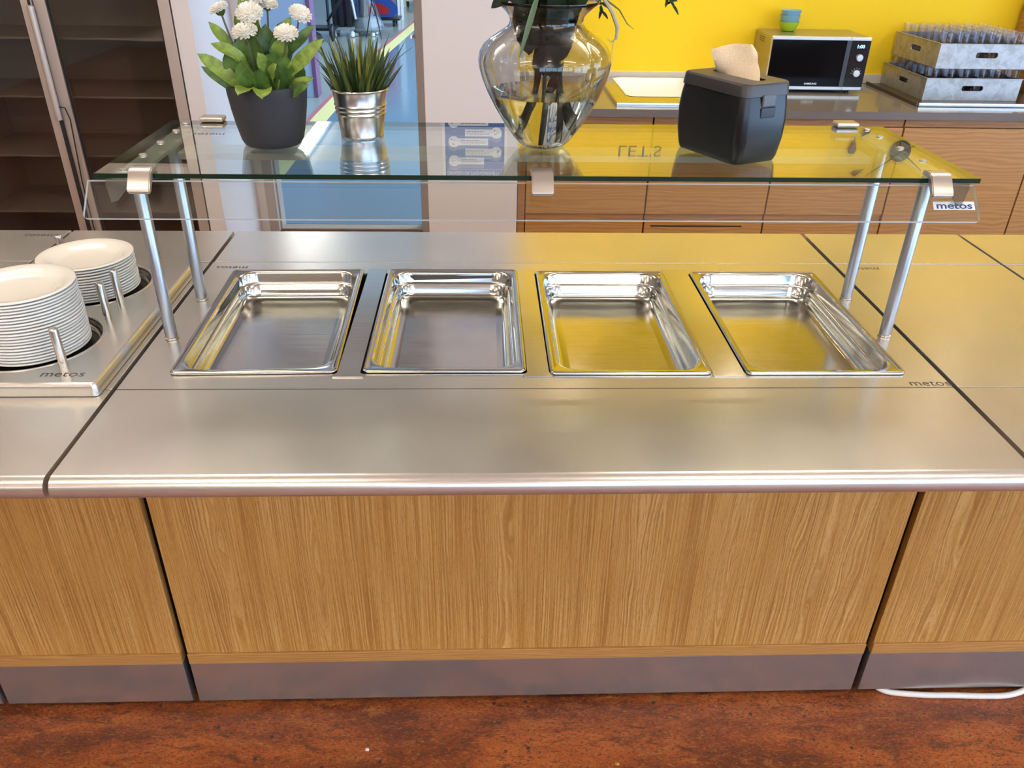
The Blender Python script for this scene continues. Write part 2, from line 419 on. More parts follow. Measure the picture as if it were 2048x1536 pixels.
kn.lathe([(.02, 0), (.022, .004), (.022, .01), (.0, .011)], 20)
obj('door_handle', MB().tube([(-0.352, 4.80, 1.10), (-0.372, 4.79, 1.10), (-0.376, 4.775, 1.10), (-0.376, 4.775, 1.09)], .011, 10), P('chrome', (.8, .82, .86), .12, 1.0), door1)

# hall behind the doorway
HY = 22.0
struct('floor_hall', MB().box(-7, 3.0, 4.78, HY, -0.1, 0.0), M_HALLF)
bl = MB(); bl.add([(-1.46, 4.87, .002), (2.98, 4.87, .002), (2.98, 21.9, .002), (-0.62, 21.9, .002), (-1.36, 11.2, .002), (-1.46, 7.9, .002)], [(0, 1, 2, 3, 4, 5)])
bl.loft([[(x, y, .0021) for x, y, z in bl.v], [(x, y, 0.0) for x, y, z in bl.v]], False, False)
struct('floor_walkway', bl, M_HALLB, 'blue painted walkway on the hall floor')
def tape(off, w):
    mb = MB(); pts = [(-1.60, 4.9), (-1.57, 7.9), (-1.46, 11.2), (-0.70, 21.8)]
    for (xa, ya), (xb, yb) in zip(pts, pts[1:]):
        mb.loft([[(xa + off, ya, z), (xa + off + w, ya, z), (xb + off + w, yb, z), (xb + off, yb, z)] for z in (.0024, .0045)])
    return mb
tp = thing('floor_tape', 'yellow and red safety tape line running away on the hall floor', 'tape', (-1.5, 4.9, 0))
obj('yellow_stripe', tape(.0, .15), M_TAPEY, tp); obj('red_stripe', tape(-.045, .042), M_TAPER, tp)
struct('ceiling_hall', MB().box(-7, 3.1, 4.88, HY, 4.2, 4.3), M_CEIL)
struct('wall_hall_end', MB().box(-7, 3.1, HY, HY + .1, 0, 4.2), M_HALLW)
struct('wall_hall_left', MB().box(-7.1, -7, 4.86, HY, 0, 4.2), M_HALLW)
wall_open('wall_hall_right', 'x', 3.0, .12, 4.86, HY, 0, 4.2, [(6.2, 9.7, .6, 4.0), (9.9, 13.4, .6, 4.0), (13.6, 17.0, .6, 4.0)], M_HALLW)
struct('wall_over_hall', MB().box(-7, 3.1, 4.861, 4.879, 2.36, 4.2), M_HALLW)
part = MB().box(-4.5, -1.72, 8.80, 9.0, 0, 2.6, .004)
struct('wall_partition', part, plaster('blue grey partition', (0.36, 0.45, 0.60)), 'blue grey partition wall in the hall behind the plants')
struct('trim_2', MB().box(-1.719, -1.680, 8.79, 9.01, 0, 2.6, .003), P('plum corner guard', (0.17, 0.07, 0.16), .45), 'plum coloured corner guard of the hall partition')
struct('ceiling_hall_low', MB().box(-3.6, -0.3, 6.3, 12.0, 3.23, 3.25), M_CEIL)

# ------------------------------------------------------------------ ceiling lamps
def luminaire(x, y, lab):
    z = H - .36
    t = thing('ceiling_light', lab, 'light', (x, y, z), 'hanging luminaires of the dining room')
    obj('diffuser', MB().box(x - .62, x + .62, y - .10, y + .10, z, z + .055, .014), M_LAMP, t)
    for sx in (-.625, .605): obj('end_cap', MB().box(x + sx, x + sx + .02, y - .102, y + .102, z - .002, z + .057, .003), M_LAMPBODY, t)
    for sx in (-.5, .5): obj('wire', MB().tube([(x + sx, y, z + .056), (x + sx, y, H - .0005)], .0015, 5), M_LAMPBODY, t)
for iy, y in enumerate((-3.6, -1.6, .3, 2.3)):
    for ix, x in enumerate((-3.6, -1.2, 1.2, 3.6)):
        luminaire(x, y, 'lit hanging luminaire, %s row from the yellow wall, %s from the left' % (ORD[4 - iy], ORD[ix + 1]))
for i, x in enumerate((0.55, 1.60, 2.95, 4.0, 5.2)):
    t = thing('downlight', 'small round recessed downlight above the back counter, %s from the column' % ORD[i + 1], 'light', (x, 4.42, H - .02), 'downlights above the back counter')
    obj('trim_ring', MB().lathe([(.034, .019), (.034, .0), (.05, .002), (.05, .019)], 24, (x, 4.42, H - .02), False, False), M_LAMPBODY, t)
    obj('lamp', MB().lathe([(.0335, .016), (.031, .006), (.0005, .004)], 24, (x, 4.42, H - .02), True, True), M_LAMPD, t)
    spot('downlight_beam', (x, 4.42, H - .03), DOWN, (1.0, 0.84, 0.55))
t = thing('tube_light', 'long bright tube light on the hall ceiling', 'light', (-1.98, 9.7, 3.15))
obj('lamp_housing', MB().box(-2.06, -1.90, 7.95, 10.9, 3.19, 3.229, .005), M_LAMPBODY, t)
obj('lamp_tube', MB().box(-2.04, -1.92, 8.0, 10.85, 3.14, 3.189, .02), M_LAMPH, t)

M_FILLC = emit('added hall fill light', (0.86, 0.95, 1.0), 26)
for k, y in enumerate((7.4, 11.4, 15.4)):  # unseen ceiling panels added to brighten the hall
    t = thing('hall_fill_light', 'added unseen cool fill light brightening the hall walkway, %s from the doorway' % ORD[k + 1], 'light', (1.0, y, 4.1), 'added hall fill lights')
    obj('lamp_housing', MB().box(.5, 1.5, y - .8, y + .8, 4.16, 4.199, .01), M_LAMPBODY, t)
    obj('fill_panel', MB().box(.55, 1.45, y - .75, y + .75, 4.14, 4.159, .004), M_FILLC, t)

# ------------------------------------------------------------------ serving counter modules
ZT = 0.9
def bullnose():
    r = .021; pts = [(1.338, ZT), (1.338, ZT - .03), (1.10, ZT - .03), (1.10, ZT - .042)]
    pts += [(1.071 - r * 0 - .0 + -r * sin(a) * 1.0, ZT - r - r * cos(a)) for a in [pi * i / 12 for i in range(0, 13)]]
    return pts
def tray_shelf(x0, x1):
    mb = MB(); mb.prism_x(bullnose(), x0, x1); return mb
def counter(x0, x1, lab, well=None, logo_front=True):
    t = thing('serving_counter', lab, 'counter', ((x0 + x1) / 2, 1.7, 0), 'serving counter modules')
    obj('carcass', MB().box(x0 + .004, x1 - .004, 1.357, 2.19, 0.06, .80 if well else .865), M_DARK, t)
    p = MB().box(x0 + .003, x1 - .003, 1.335, 1.355, .187, .868, .0015); obj('front_panel', p, M_OAK, t)
    obj('edge_strip', MB().box(x0 + .003, x1 - .003, 1.331, 1.3565, .1535, .1865, .002), M_OAKTRIM, t)
    k = MB().box(x0 + .003, x1 - .003, 1.333, 1.3555, .022, .153, .002); obj('kickplate', k, M_KICK, t)
    obj('tray_shelf', tray_shelf(x0, x1), M_STEEL, t)
    mid = MB()
    if well:
        a, b, c, d = well
        plate_hole(mid, rect(x0, x1, 1.341, 1.984), rect(a, b, c, d), ((a + b) / 2, (c + d) / 2), lambda u, v, w: (u, v, ZT - w), .03)
        wl = MB(); r = [rect(a + .001, b - .001, c + .001, d - .001)]
        wl.loft([[(x, y, ZT - .004) for x, y in r[0]], [(x, y, .815) for x, y in r[0]]], False, True)
        obj('well', wl, M_WELL, t)
    else:
        mid.box(x0, x1, 1.341, 1.984, ZT - .03, ZT, .002)
    obj('work_surface', mid, M_STEEL, t)
    obj('back_shelf', MB().box(x0, x1, 1.988, 2.222, ZT - .04, ZT, .0025), M_STEEL, t)
    obj('back_panel', MB().box(x0 + .003, x1 - .003, 2.192, 2.208, .02, ZT - .041, .001), M_OAK, t)
    for fx in (x0 + .08, x1 - .08):
        for fy in (1.42, 2.13):
            obj('foot', MB().lathe([(.022, 0), (.025, .006), (.016, .012), (.016, .062)], 16, (fx, fy, 0)), M_DARK, t)
    return t
def logo(parent, x, y, z, w, back=False, name='logo'):
    mb = MB()
    if back: M = frame((x + w, y, z + .0002), (-1, 0, 0), (0, -1, 0))
    else: M = frame((x, y, z + .0002), (1, 0, 0), (0, 1, 0))
    text_mb(mb, 'metos', 1.0, Matrix.Identity(4), 1, 0.0)
    xs = [v[0] for v in mb.v]; ww = max(xs) - min(xs); x_0 = min(xs); hh = w * .20
    ys = [v[1] for v in mb.v]; h0 = max(ys)
    mb.v = [tuple(M @ Vector(((a - x_0) / ww * w, b / h0 * hh, c))) for a, b, c in mb.v]
    return obj(name, mb, M_LOGO, parent, smooth=False)
XC0, XC1 = -0.691, 0.929
c_mid = counter(XC0, XC1, 'middle serving counter with four empty steel pans under the glass shelf', (-0.600, 0.848, 1.398, 1.912))
logo(c_mid, .849, 1.347, ZT, .082); logo(c_mid, -.674, 1.958, ZT, .078, True)
c_left = counter(-1.145, -0.700, 'narrow left serving counter holding the white plate stacks')
c_right = counter(0.940, 1.395, 'right serving counter with an empty yellow reflecting steel top')
logo(c_right, .968, 1.962, ZT, .078, True)
c_far = counter(-2.40, -1.152, 'serving counter at the far left edge behind the plates')
logo(c_far, -1.262, 2.188, ZT, .085, True)
c_far2 = counter(1.403, 2.60, 'serving counter at the far right edge beyond the right counter')
logo(c_far2, 1.44, 1.962, ZT, .078, True)
for o in [c for c in c_left.children if c.name.startswith('kickplate')]: pass

# ------------------------------------------------------------------ pans
def pan(x, y, a, lab):
    t = thing('food_pan', lab, 'pan', (x, y, ZT), 'steel food pans', a)
    W, D = .325, .530; cx, cyy = W / 2, D / 2
    def R(ins, z, r): return rrect(W - 2 * ins, D - 2 * ins, r, z, cx, cyy, 8)
    rings = [R(.004, .001, .010), R(.0, .0015, .012), R(-.0005, .004, .012), R(.001, .0062, .011), R(.0035, .0072, .010),
             R(.006, .0066, .009), R(.0075, .0056, .009), R(.0115, .0056, .042), R(.0145, .0048, .046), R(.0165, .001, .047), R(.0185, -.020, .046),
             R(.0195, -.0225, .046), R(.0235, -.0235, .044), R(.0255, -.0255, .043), R(.0285, -.046, .041), R(.0305, -.0515, .040), R(.035, -.0555, .038), R(.043, -.0572, .034), R(.055, -.0576, .03)]
    mb = MB().loft(rings, False, False); obj('basin', mb, M_PAN, t, 50, True)
    und = MB().loft([R(.043, -.0572, .034), R(.043, -.0574, .034)], False, False)
    b = MB(); b.loft([R(.0545, -.0576, .03), R(.09, -.0576, .02)], False, True); obj('pan_floor', b, M_PANFLOOR, t, 35, True)
    return t
pan(-0.6105, 1.3925, 0.020, 'leftmost empty steel pan, beside the left posts')
pan(-0.2355, 1.3995, -0.003, 'second empty steel pan from the left, below the vase')
pan(0.1375, 1.390, -0.0025, 'third empty steel pan from the left, reflecting the yellow wall')
pan(0.5315, 1.388, -0.001, 'rightmost empty steel pan, beside the right posts')
def strip(x0, x1, flare, lab):
    z0, z1 = ZT + .0004, ZT + .0022
    poly = [(x0 - flare, 1.383), (x1 + flare, 1.383), (x1 + flare + .002, 1.390), (x1, 1.400), (x1, 1.930), (x1 - .001, 1.936), (x0 + .001, 1.936), (x0, 1.930), (x0, 1.400), (x0 - flare - .002, 1.390)]
    mb = MB().loft([[(x, y, z0) for x, y in poly], [(x, y, z1) for x, y in poly]])
    tag(obj('divider_strip', mb, M_STRIP), lab, 'divider strip', 'steel strips between the pans')
strip(-.2850, -.2395, .007, 'flat steel strip between the first and second pan')
strip(.0915, .1350, .007, 'flat steel strip between the second and third pan')
strip(.4645, .5285, .0, 'wider flat steel strip between the third and fourth pan')

# ------------------------------------------------------------------ plate dispenser and plates
HX, HR = -0.908, 0.128
HYS = (1.493, 1.780)
ZD = 0.926
pd = thing('plate_dispenser', 'raised steel plate dispenser top with two round wells on the left counter', 'dispenser', (-0.91, 1.63, ZT))
mb = MB(); dx0, dx1, dy0, dym, dy1 = -1.106, -0.722, 1.322, 1.6365, 1.945
def circ(cx, cyy, r, n=48): return [(cx + r * cos(2 * pi * i / n), cyy + r * sin(2 * pi * i / n)) for i in range(n)]
for (a, b, yc) in ((dy0, dym, HYS[0]), (dym, dy1, HYS[1])):
    plate_hole(mb, rect(dx0, dx1, a, b), circ(HX, yc, HR), (HX, yc), lambda u, v, w: (u, v, ZD - w), .003, 0, 64, False)
    mb.lathe([(HR, -.003), (HR + .001, .0012), (HR + .005, .0016), (HR + .006, .0)], 64, (HX, yc, ZD), False, False)
def rr2(ins, z, r): return rrect(dx1 - dx0 + 2 * ins, dy1 - dy0 + 2 * ins, r, z, (dx0 + dx1) / 2, (dy0 + dy1) / 2, 6)
mb.loft([rr2(0, ZD, .001), rr2(.004, ZD - .001, .006), rr2(.0065, ZD - .004, .008), rr2(.008, ZD - .010, .010), rr2(.009, ZT + .0012, .010)], False, False)
mb.wn = True; obj('top_plate', mb, M_STEEL, pd)
for yc in HYS:
    wl = MB().lathe([(HR - .001, ZD - .004), (HR - .001, ZD - .02)], 48, (HX, yc, 0), False, False); obj('well_rim', wl, M_PEG, pd)
    cg = MB()
    for k in range(5):
        z = ZT + .012 - k * .0032
        cg.tube([(HX + (HR - .008) * cos(2 * pi * i / 40), yc + (HR - .008) * sin(2 * pi * i / 40), z) for i in range(41)], .0011, 6)
    cg.lathe([(HR - .003, ZT + .001), (.01, ZT + .0008)], 40, (HX, yc, 0), False, True, 1)
    obj('wire_cage', cg, [M_PEG, M_DARK], pd)
    for sx, sy in ((1, 1), (1, -1), (-1, 1), (-1, -1)):
        obj('guide_peg', MB().lathe([(.0085, 0), (.0085, .078), (.0078, .0805), (.006, .082), (.0002, .082)], 20, (HX + sx * .106, yc + sy * .107, ZD - .001)), M_PEG, pd)
logo(pd, -.829, 1.345, ZD, .080)
M_CHINA = P('white glazed china', (0.80, 0.765, 0.70), 0.13, 0.0, Coat_Weight=0.4, Coat_Roughness=0.05)
prof = [(.0005, .004), (.055, .004), (.066, .0055), (.073, .010), (.082, .0145), (.1005, .0185), (.1025, .0178), (.1030, .0165), (.1020, .0150), (.098, .0142), (.083, .0112), (.074, .0062), (.066, .0018), (.058, .0), (.0005, .0)]
plate_me = None
def stack(yc, n, ztop, where):
    global plate_me
    for i in range(n):
        z = ztop - .0185 - i * .0064
        if plate_me is None:
            o = obj('dinner_plate', MB().lathe(prof, 72), M_CHINA, None, 60); plate_me = o
            o.location = (0, 0, 0)
        else:
            o = plate_me.copy(); COL.objects.link(o)
        j = .0012
        o.location = (HX + (0.004 if where == 'front' else 0) + random.uniform(-j, j), yc + random.uniform(-j, j), z)
        pos_ = 'top plate' if i == 0 else ('%s plate from the top' % ORD[i + 1])
        tag(o, 'white china plate, %s of the %s stack' % (pos_, 'taller front' if where == 'front' else 'shorter back'), 'plate', 'white plates in the %s dispenser well' % where)
stack(HYS[0], 21, 1.0525, 'front')
stack(HYS[1], 13, 1.0015, 'back')

# ------------------------------------------------------------------ glass sneeze guard
GX0, GX1, GY0, GY1, GZ = -0.698, 0.942, 1.474, 1.904, 1.275
g = thing('glass_shelf', 'glass serving shelf on four slim posts with sloping front pane', 'glass shelf', (0.12, 1.68, ZT), None, 0.004)
mb = MB(); mb.box(GX0, GX1, GY0, GY1, GZ - .009, GZ, .0008, 1)
top = obj('top_pane', mb, [M_TOPGLASS, M_EDGE], g)
for p in top.data.polygons:
    if abs(p.normal.z) < .9: p.material_index = 1
# sloping front pane, rounded lower corners, 6 mm thick
fr = MB(); fx0, fx1 = -0.716, 0.938; ux = Vector((0, -.052, -.054)).normalized(); LEN = .0755
pts = [(fx0, 0), (fx1, 0)] + [(fx1 - .008 + .008 * cos(a), LEN - .008 + .008 * sin(a)) for a in [pi / 2 * i / 5 for i in range(6)]] + \
      [(fx0 + .008 - .008 * sin(a), LEN - .008 + .008 * cos(a)) for a in [pi / 2 * i / 5 for i in range(6)]]
nrm = Vector((0, -ux.z, ux.y)).normalized()
o0 = Vector((0, 1.483, 1.2605))
fr.loft([[tuple(o0 + Vector((x, 0, 0)) + ux * l + nrm * w) for x, l in pts] for w in (0, .006)])
fp = obj('front_pane', fr, [M_GLASS, M_EDGE2], g, 20)
for p in fp.data.polygons:
    if len(p.vertices) == 4: p.material_index = 1
for x, y in ((-.657, 1.557), (-.652, 1.757), (.890, 1.563), (.882, 1.760)):
    obj('post', MB().lathe([(.0125, .0005), (.0125, .355), (.0122, .3555)], 24, (x, y, ZT)), M_ALU, g)
    obj('post_collar', MB().lathe([(.0140, 0), (.0140, .004), (.0126, .005)], 24, (x, y, ZT + .0006), False, False), M_PEG, g)
def clamp_front(x):
    poly = [(1.498, 1.2762), (1.498, 1.2835), (1.494, 1.2855), (1.471, 1.2855), (1.462, 1.281), (1.4425, 1.2575), (1.4405, 1.252), (1.445, 1.2465), (1.4505, 1.2490), (1.4695, 1.2685), (1.4725, 1.2762)]
    bm = bmesh.new(); n = len(poly)
    vs = [bm.verts.new((x - .020, y, z)) for y, z in poly] + [bm.verts.new((x + .020, y, z)) for y, z in poly]
    bm.faces.new(vs[:n]); bm.faces.new(vs[n:][::-1])
    for i in range(n): bm.faces.new((vs[i], vs[(i + 1) % n], vs[n + (i + 1) % n], vs[n + i]))
    bmesh.ops.recalc_face_normals(bm, faces=bm.faces[:])
    bmesh.ops.bevel(bm, geom=[e for e in bm.edges if abs((e.verts[0].co - e.verts[1].co).x) < 1e-6 and min(e.verts[0].co.z, e.verts[1].co.z) > 1.24], offset=.0018, segments=2, affect='EDGES', clamp_overlap=True)
    obj('clamp', MB().bm(bm), M_CLAMP, g)
for x in (-.612, .112, .858): clamp_front(x)
for x in (-.602, .850):
    obj('clamp', MB().box(x - .026, x + .026, 1.880, 1.915, GZ + .001, GZ + .012, .004).box(x - .022, x + .022, 1.9055, 1.915, GZ - .02, GZ + .004, .002), M_CLAMP, g)
rail = MB().box(-.625, .835, 1.700, 1.772, 1.240, 1.255, .003); obj('cross_rail', rail, P('cream aluminium rail', (.72, .66, .54), .35, .3), g)
for x0, x1 in ((-.676, -.632), (.868, .912)):
    obj('side_strip', MB().box(x0, x1, 1.492, 1.885, 1.2585, 1.2655, .001), M_FROST, g)
    for y in (1.50, 1.60, 1.70, 1.80, 1.87):
        obj('glass_stud', MB().lathe([(.0075, .0), (.0075, .0018), (.006, .003), (.0002, .0034)], 16, ((x0 + x1) / 2, y, 1.2753)), M_CLAMP, g)
for x in (-.655, .898):
    poly = [(x - .022, 1.470, 1.266), (x + .022, 1.470, 1.266), (x + .020, 1.464, 1.258), (x + .002, 1.443, 1.234), (x - .008, 1.441, 1.232), (x - .022, 1.464, 1.258)]
    obj('corner_bracket', MB().loft([poly, [(a, b + .004, c) for a, b, c in poly]]), M_PLASTICCLR, g)
# name badges
bd = MB(); bo = o0 + ux * .036 - nrm * .0 + Vector((.853, 0, 0))
Mb = frame(tuple(bo - nrm * .0003), (1, 0, 0), tuple(-ux))
if (Mb.to_3x3() @ Vector((0, 0, 1))).y > 0: bo2 = bo
pl = MB().box(-.002, .078, -.016, .0012, -.0003, .0006, .0002, 1, 0, Mb)
nb = obj('name_badge', pl, P('pale badge', (.62, .66, .66), .35), g)
tx = MB(); text_mb(tx, 'metos', 1.0, Matrix.Identity(4), 1, 0.0, .02)
xs = [v[0] for v in tx.v]; x_0 = min(xs); ww = max(xs) - x_0; h0 = max(v[1] for v in tx.v)
tx.v = [tuple(Mb @ Vector(((a - x_0) / ww * .069 + .004, b / h0 * .011 - .0135, .0008))) for a, b, c in tx.v]
obj('badge_lettering', tx, P('navy lettering', (.02, .035, .16), .4), nb, smooth=False)
logo(g, -.612, 1.782, GZ + .0002, .066, True, 'shelf_logo')

# ------------------------------------------------------------------ things on the glass shelf
M_LEAF = P('leaf green', (0.075, 0.145, 0.025), 0.45); M_LEAF2 = P('light leaf green', (0.20, 0.29, 0.045), 0.45)
M_LEAFD = P('deep leaf green', (0.009, 0.020, 0.006), 0.5, 0, Specular_IOR_Level=.2)
for m in (M_LEAF, M_LEAF2, M_LEAFD):
    c0 = tuple(BS(m)['Base Color'].default_value)[:3]
    n_ = noise(m, pos(m), 70, 3)
    L(m, mix(m, mapr(m, n_, .35, .65, 0, 1), tuple(c * .7 for c in c0), tuple(min(1, c * 1.25) for c in c0)), BS(m)['Base Color'])
M_STEM = P('plant stem', (0.09, 0.10, 0.06), 0.5)
def leaf_mb(base, tip, width, sag=0.0, curl=0.15, n=9, roll=0.0, wav=0.0, thick=.0006, pw=.8, rnd_=.75):
    """a real thin leaf: midrib bends between base and tip, blade folded along the rib"""
    base, tip = Vector(base), Vector(tip); d = tip - base; ln = d.length; t = d.normalized()
    side = t.cross(Vector((.05, -.80, .60)))
    if side.length < .05: side = Vector((1, 0, 0))
    side.normalize(); up = side.cross(t).normalized()
    side, up = side * cos(roll) + up * sin(roll), up * cos(roll) - side * sin(roll)
    rows = []
    for i in range(n + 1):
        s = i / n; w = width * .5 * (sin(pi * min(1, s ** pw * .97 + .03)) ** rnd_) + .0002
        c = base + d * s + up * (sin(pi * s) * sag * ln)
        wv = wav * sin(s * 14)
        rows.append([c - side * w + up * (w * curl + wv), c - side * w * .5 + up * w * curl * .3, c, c + side * w * .5 + up * w * curl * .3, c + side * w + up * (w * curl - wv)])
    top = [[p + up * thick for p in r] for r in rows]
    rings = [t_ + r[::-1] for t_, r in zip(top, rows)]
    return MB().loft(rings, True, True, True)
# charcoal pot with white flowers
PX, PY = -0.425, 1.700
t = thing('potted_flowers', 'white button flowers with green leaves in a charcoal pot', 'potted plant', (PX, PY, GZ + .0005), 'plants on the glass shelf')
M_POT = P('charcoal matte pot', (0.024, 0.024, 0.028), 0.62); n_ = noise(M_POT, pos(M_POT), 900, 2); L(M_POT, bump(M_POT, n_, .25, .0004), BS(M_POT)['Normal'])
pf = [(.0005, .003), (.050, .003), (.053, .0), (.057, .003), (.062, .012), (.0685, .040), (.0740, .072), (.0775, .100), (.0785, .113), (.0782, .1165), (.0765, .1172), (.0752, .115), (.0745, .100), (.072, .085), (.0005, .084)]
obj('pot', MB().lathe(pf, 64, (PX, PY, GZ + .0005)), M_POT, t, 40)
obj('soil', MB().lathe([(.0735, .0925), (.05, .096), (.0005, .097)], 32, (PX, PY, GZ), False, True), P('dark soil', (.016, .012, .009), .9), t)
def flower(head, r, tilt):
    hv = Vector(head); foot = Vector((PX + (hv.x - PX) * .25, PY + (hv.y - PY) * .25, GZ + .092))
    ax = Vector((tilt[0], tilt[1], 1)).normalized()
    midp = (hv + foot) / 2 + Vector(((hv.x - PX) * .12, 0, 0))
    path = [foot.lerp(midp, s) .lerp(midp.lerp(hv - ax * r * .35, s), s) for s in [i / 8 for i in range(9)]]
    obj('flower_stem', MB().tube(path, .0019, 7), M_STEM, t)
    mb = MB(); e1 = ax.orthogonal().normalized(); e2 = ax.cross(e1)
    rnd = random.Random(int(hv.x * 1e4) + int(hv.z * 1e4))
    core = MB().lathe([(.0005, -.25 * r), (.55 * r, -.18 * r), (.78 * r, .05 * r), (.60 * r, .26 * r), (.30 * r, .32 * r), (.0005, .20 * r)], 16)
    Mc = Matrix((e1, e2, ax)).transposed().to_4x4(); Mc.translation = hv; core.xf(Mc); mb.add(core.v, core.f)
    NR = 7
    for ring in range(NR):
        th = radians(-14 + 92 * ring / (NR - 1)); npet = max(5, int(15 * cos(th) + 3))
        for k in range(npet):
            a = 2 * pi * (k + .5 * (ring % 2)) / npet + rnd.uniform(-.09, .09)
            rad = e1 * cos(a) + e2 * sin(a); out = (rad * cos(th) + ax * sin(th)).normalized()
            surf = hv + rad * r * .98 * cos(th) + ax * r * (.50 * sin(th) - (.16 if ring > 4 else 0))
            outw = (out * .8 + ax * .45).normalized(); ln_ = r * rnd.uniform(.24, .34)
            tip = surf + outw * ln_ * .75; b = surf - out * ln_
            sd = rad.cross(ax).normalized(); w = r * rnd.uniform(.13, .19); nn = sd.cross(outw).normalized()
            p = [b - sd * w * .5, b + sd * w * .5, b.lerp(tip, .7) + sd * w + nn * w * .3, tip + sd * w * .45, tip - sd * w * .45, b.lerp(tip, .7) - sd * w + nn * w * .3]
            mb.loft([p, [q + nn * .0007 for q in p]])
    obj('flower_head', mb, M_PETAL, t, 60)
    cal = MB().lathe([(.0022, -.0085), (.0085, -.004), (.0105, .001), (.0002, .001)], 14)
    Mx = Matrix((e1, e2, ax)).transposed().to_4x4(); Mx.translation = hv - ax * r * .28
    obj('flower_calyx', cal.xf(Mx), M_LEAF, t)
M_PETAL = P('cream white petals', (0.86, 0.82, 0.72), 0.6)
for hd, r, tl in [((-.496, 1.70, 1.526), .0165, (-.4, -.25)), ((-.440, 1.745, 1.541), .022, (0, -.3)), ((-.440, 1.70, 1.519), .0225, (.05, -.7)), ((-.446, 1.672, 1.489), .0215, (-.1, -.4)),
                  ((-.3690, 1.672, 1.487), .0205, (.1, -.5)), ((-.347, 1.715, 1.517), .0195, (.55, -.55)), ((-.418, 1.76, 1.530), .018, (.2, -.3))]:
    flower(hd, r, tl)
LV = [((-.46, 1.68, 1.375), (-.538, 1.66, 1.452), .026, .12, 1), ((-.47, 1.68, 1.37), (-.533, 1.655, 1.430), .017, .15, 0), ((-.44, 1.67, 1.37), (-.455, 1.60, 1.388), .034, .20, 1), ((-.42, 1.65, 1.38), (-.408, 1.59, 1.384), .034, .2, 1),
      ((-.45, 1.70, 1.37), (-.47, 1.70, 1.475), .040, .03, 0), ((-.43, 1.70, 1.37), (-.435, 1.69, 1.480), .044, .03, 0), ((-.41, 1.69, 1.37), (-.40, 1.67, 1.455), .042, .04, 0), ((-.43, 1.67, 1.37), (-.42, 1.64, 1.430), .036, .05, 0),
      ((-.39, 1.69, 1.37), (-.375, 1.67, 1.450), .038, .04, 0), ((-.40, 1.68, 1.37), (-.385, 1.64, 1.41), .04, .1, 0), ((-.39, 1.69, 1.40), (-.297, 1.66, 1.482), .024, .10, 1), ((-.38, 1.69, 1.37), (-.322, 1.65, 1.412), .020, .15, 1),
      ((-.38, 1.68, 1.37), (-.330, 1.64, 1.402), .024, .15, 0), ((-.47, 1.71, 1.42), (-.520, 1.70, 1.503), .022, .08, 1), ((-.44, 1.72, 1.43), (-.475, 1.72, 1.512), .03, .08, 1), ((-.40, 1.72, 1.42), (-.365, 1.71, 1.512), .032, .08, 1),
      ((-.40, 1.71, 1.43), (-.378, 1.69, 1.478), .030, .1, 1), ((-.38, 1.70, 1.44), (-.320, 1.70, 1.500), .018, .1, 0), ((-.45, 1.69, 1.42), (-.51, 1.66, 1.470), .022, .2, 1), ((-.43, 1.73, 1.47), (-.462, 1.73, 1.545), .03, .06, 1),
      ((-.42, 1.70, 1.40), (-.425, 1.66, 1.455), .026, .1, 1), ((-.41, 1.75, 1.40), (-.39, 1.77, 1.50), .04, .05, 0), ((-.46, 1.75, 1.40), (-.48, 1.77, 1.48), .04, .05, 0), ((-.40, 1.66, 1.40), (-.385, 1.63, 1.440), .02, .1, 1),
      ((-.46, 1.69, 1.38), (-.485, 1.66, 1.455), .034, .05, 0), ((-.44, 1.66, 1.38), (-.45, 1.63, 1.445), .034, .05, 0), ((-.40, 1.71, 1.38), (-.388, 1.70, 1.49), .036, .05, 0), ((-.42, 1.72, 1.38), (-.415, 1.71, 1.50), .036, .04, 0), ((-.37, 1.70, 1.38), (-.345, 1.68, 1.43), .034, .1, 0), ((-.45, 1.72, 1.38), (-.455, 1.72, 1.50), .034, .04, 0)]
for b, tp_, w, sg, k in LV:
    obj('leaf', leaf_mb(b, tp_, w * 1.08, sg, .25, 10, random.uniform(-.5, .5), .0016, .0006, 1.35, .62), M_LEAF2 if k else M_LEAF, t, 60)
# zinc pot with grass
ZX, ZY = -0.2525, 1.772
t = thing('potted_grass', 'spiky green artificial grass in a ribbed zinc pot', 'potted plant', (ZX, ZY, GZ + .0005), 'plants on the glass shelf')
M_ZINC = P('galvanised zinc', (0.56, 0.57, 0.60), 0.25, 1.0)
zp = [(.0005, .002), (.043, .002), (.0445, .0), (.0458, .002), (.0450, .005), (.0500, .044)]
for k in range(3):
    z = .046 + k * .0085; zp += [(.0505 + k * .001, z), (.0527 + k * .001, z + .003), (.0512 + k * .001, z + .0065)]
zp += [(.0560, .093), (.0590, .0945), (.0602, .0965), (.0592, .0985), (.0572, .0982), (.0555, .095), (.052, .070), (.0005, .069)]
obj('pot', MB().lathe(zp, 64, (ZX, ZY, GZ + .0005)), M_ZINC, t, 50)
obj('soil', MB().lathe([(.0530, .080), (.0005, .083)], 24, (ZX, ZY, GZ), False, True), P('dark moss', (.01, .014, .006), .9), t)
M_GR = [P('dark grass blades', (.035, .060, .016), .42), P('olive grass blades', (.11, .135, .022), .42), P('yellow green grass blades', (.33, .32, .035), .45)]
rg = random.Random(3)
mb = MB()
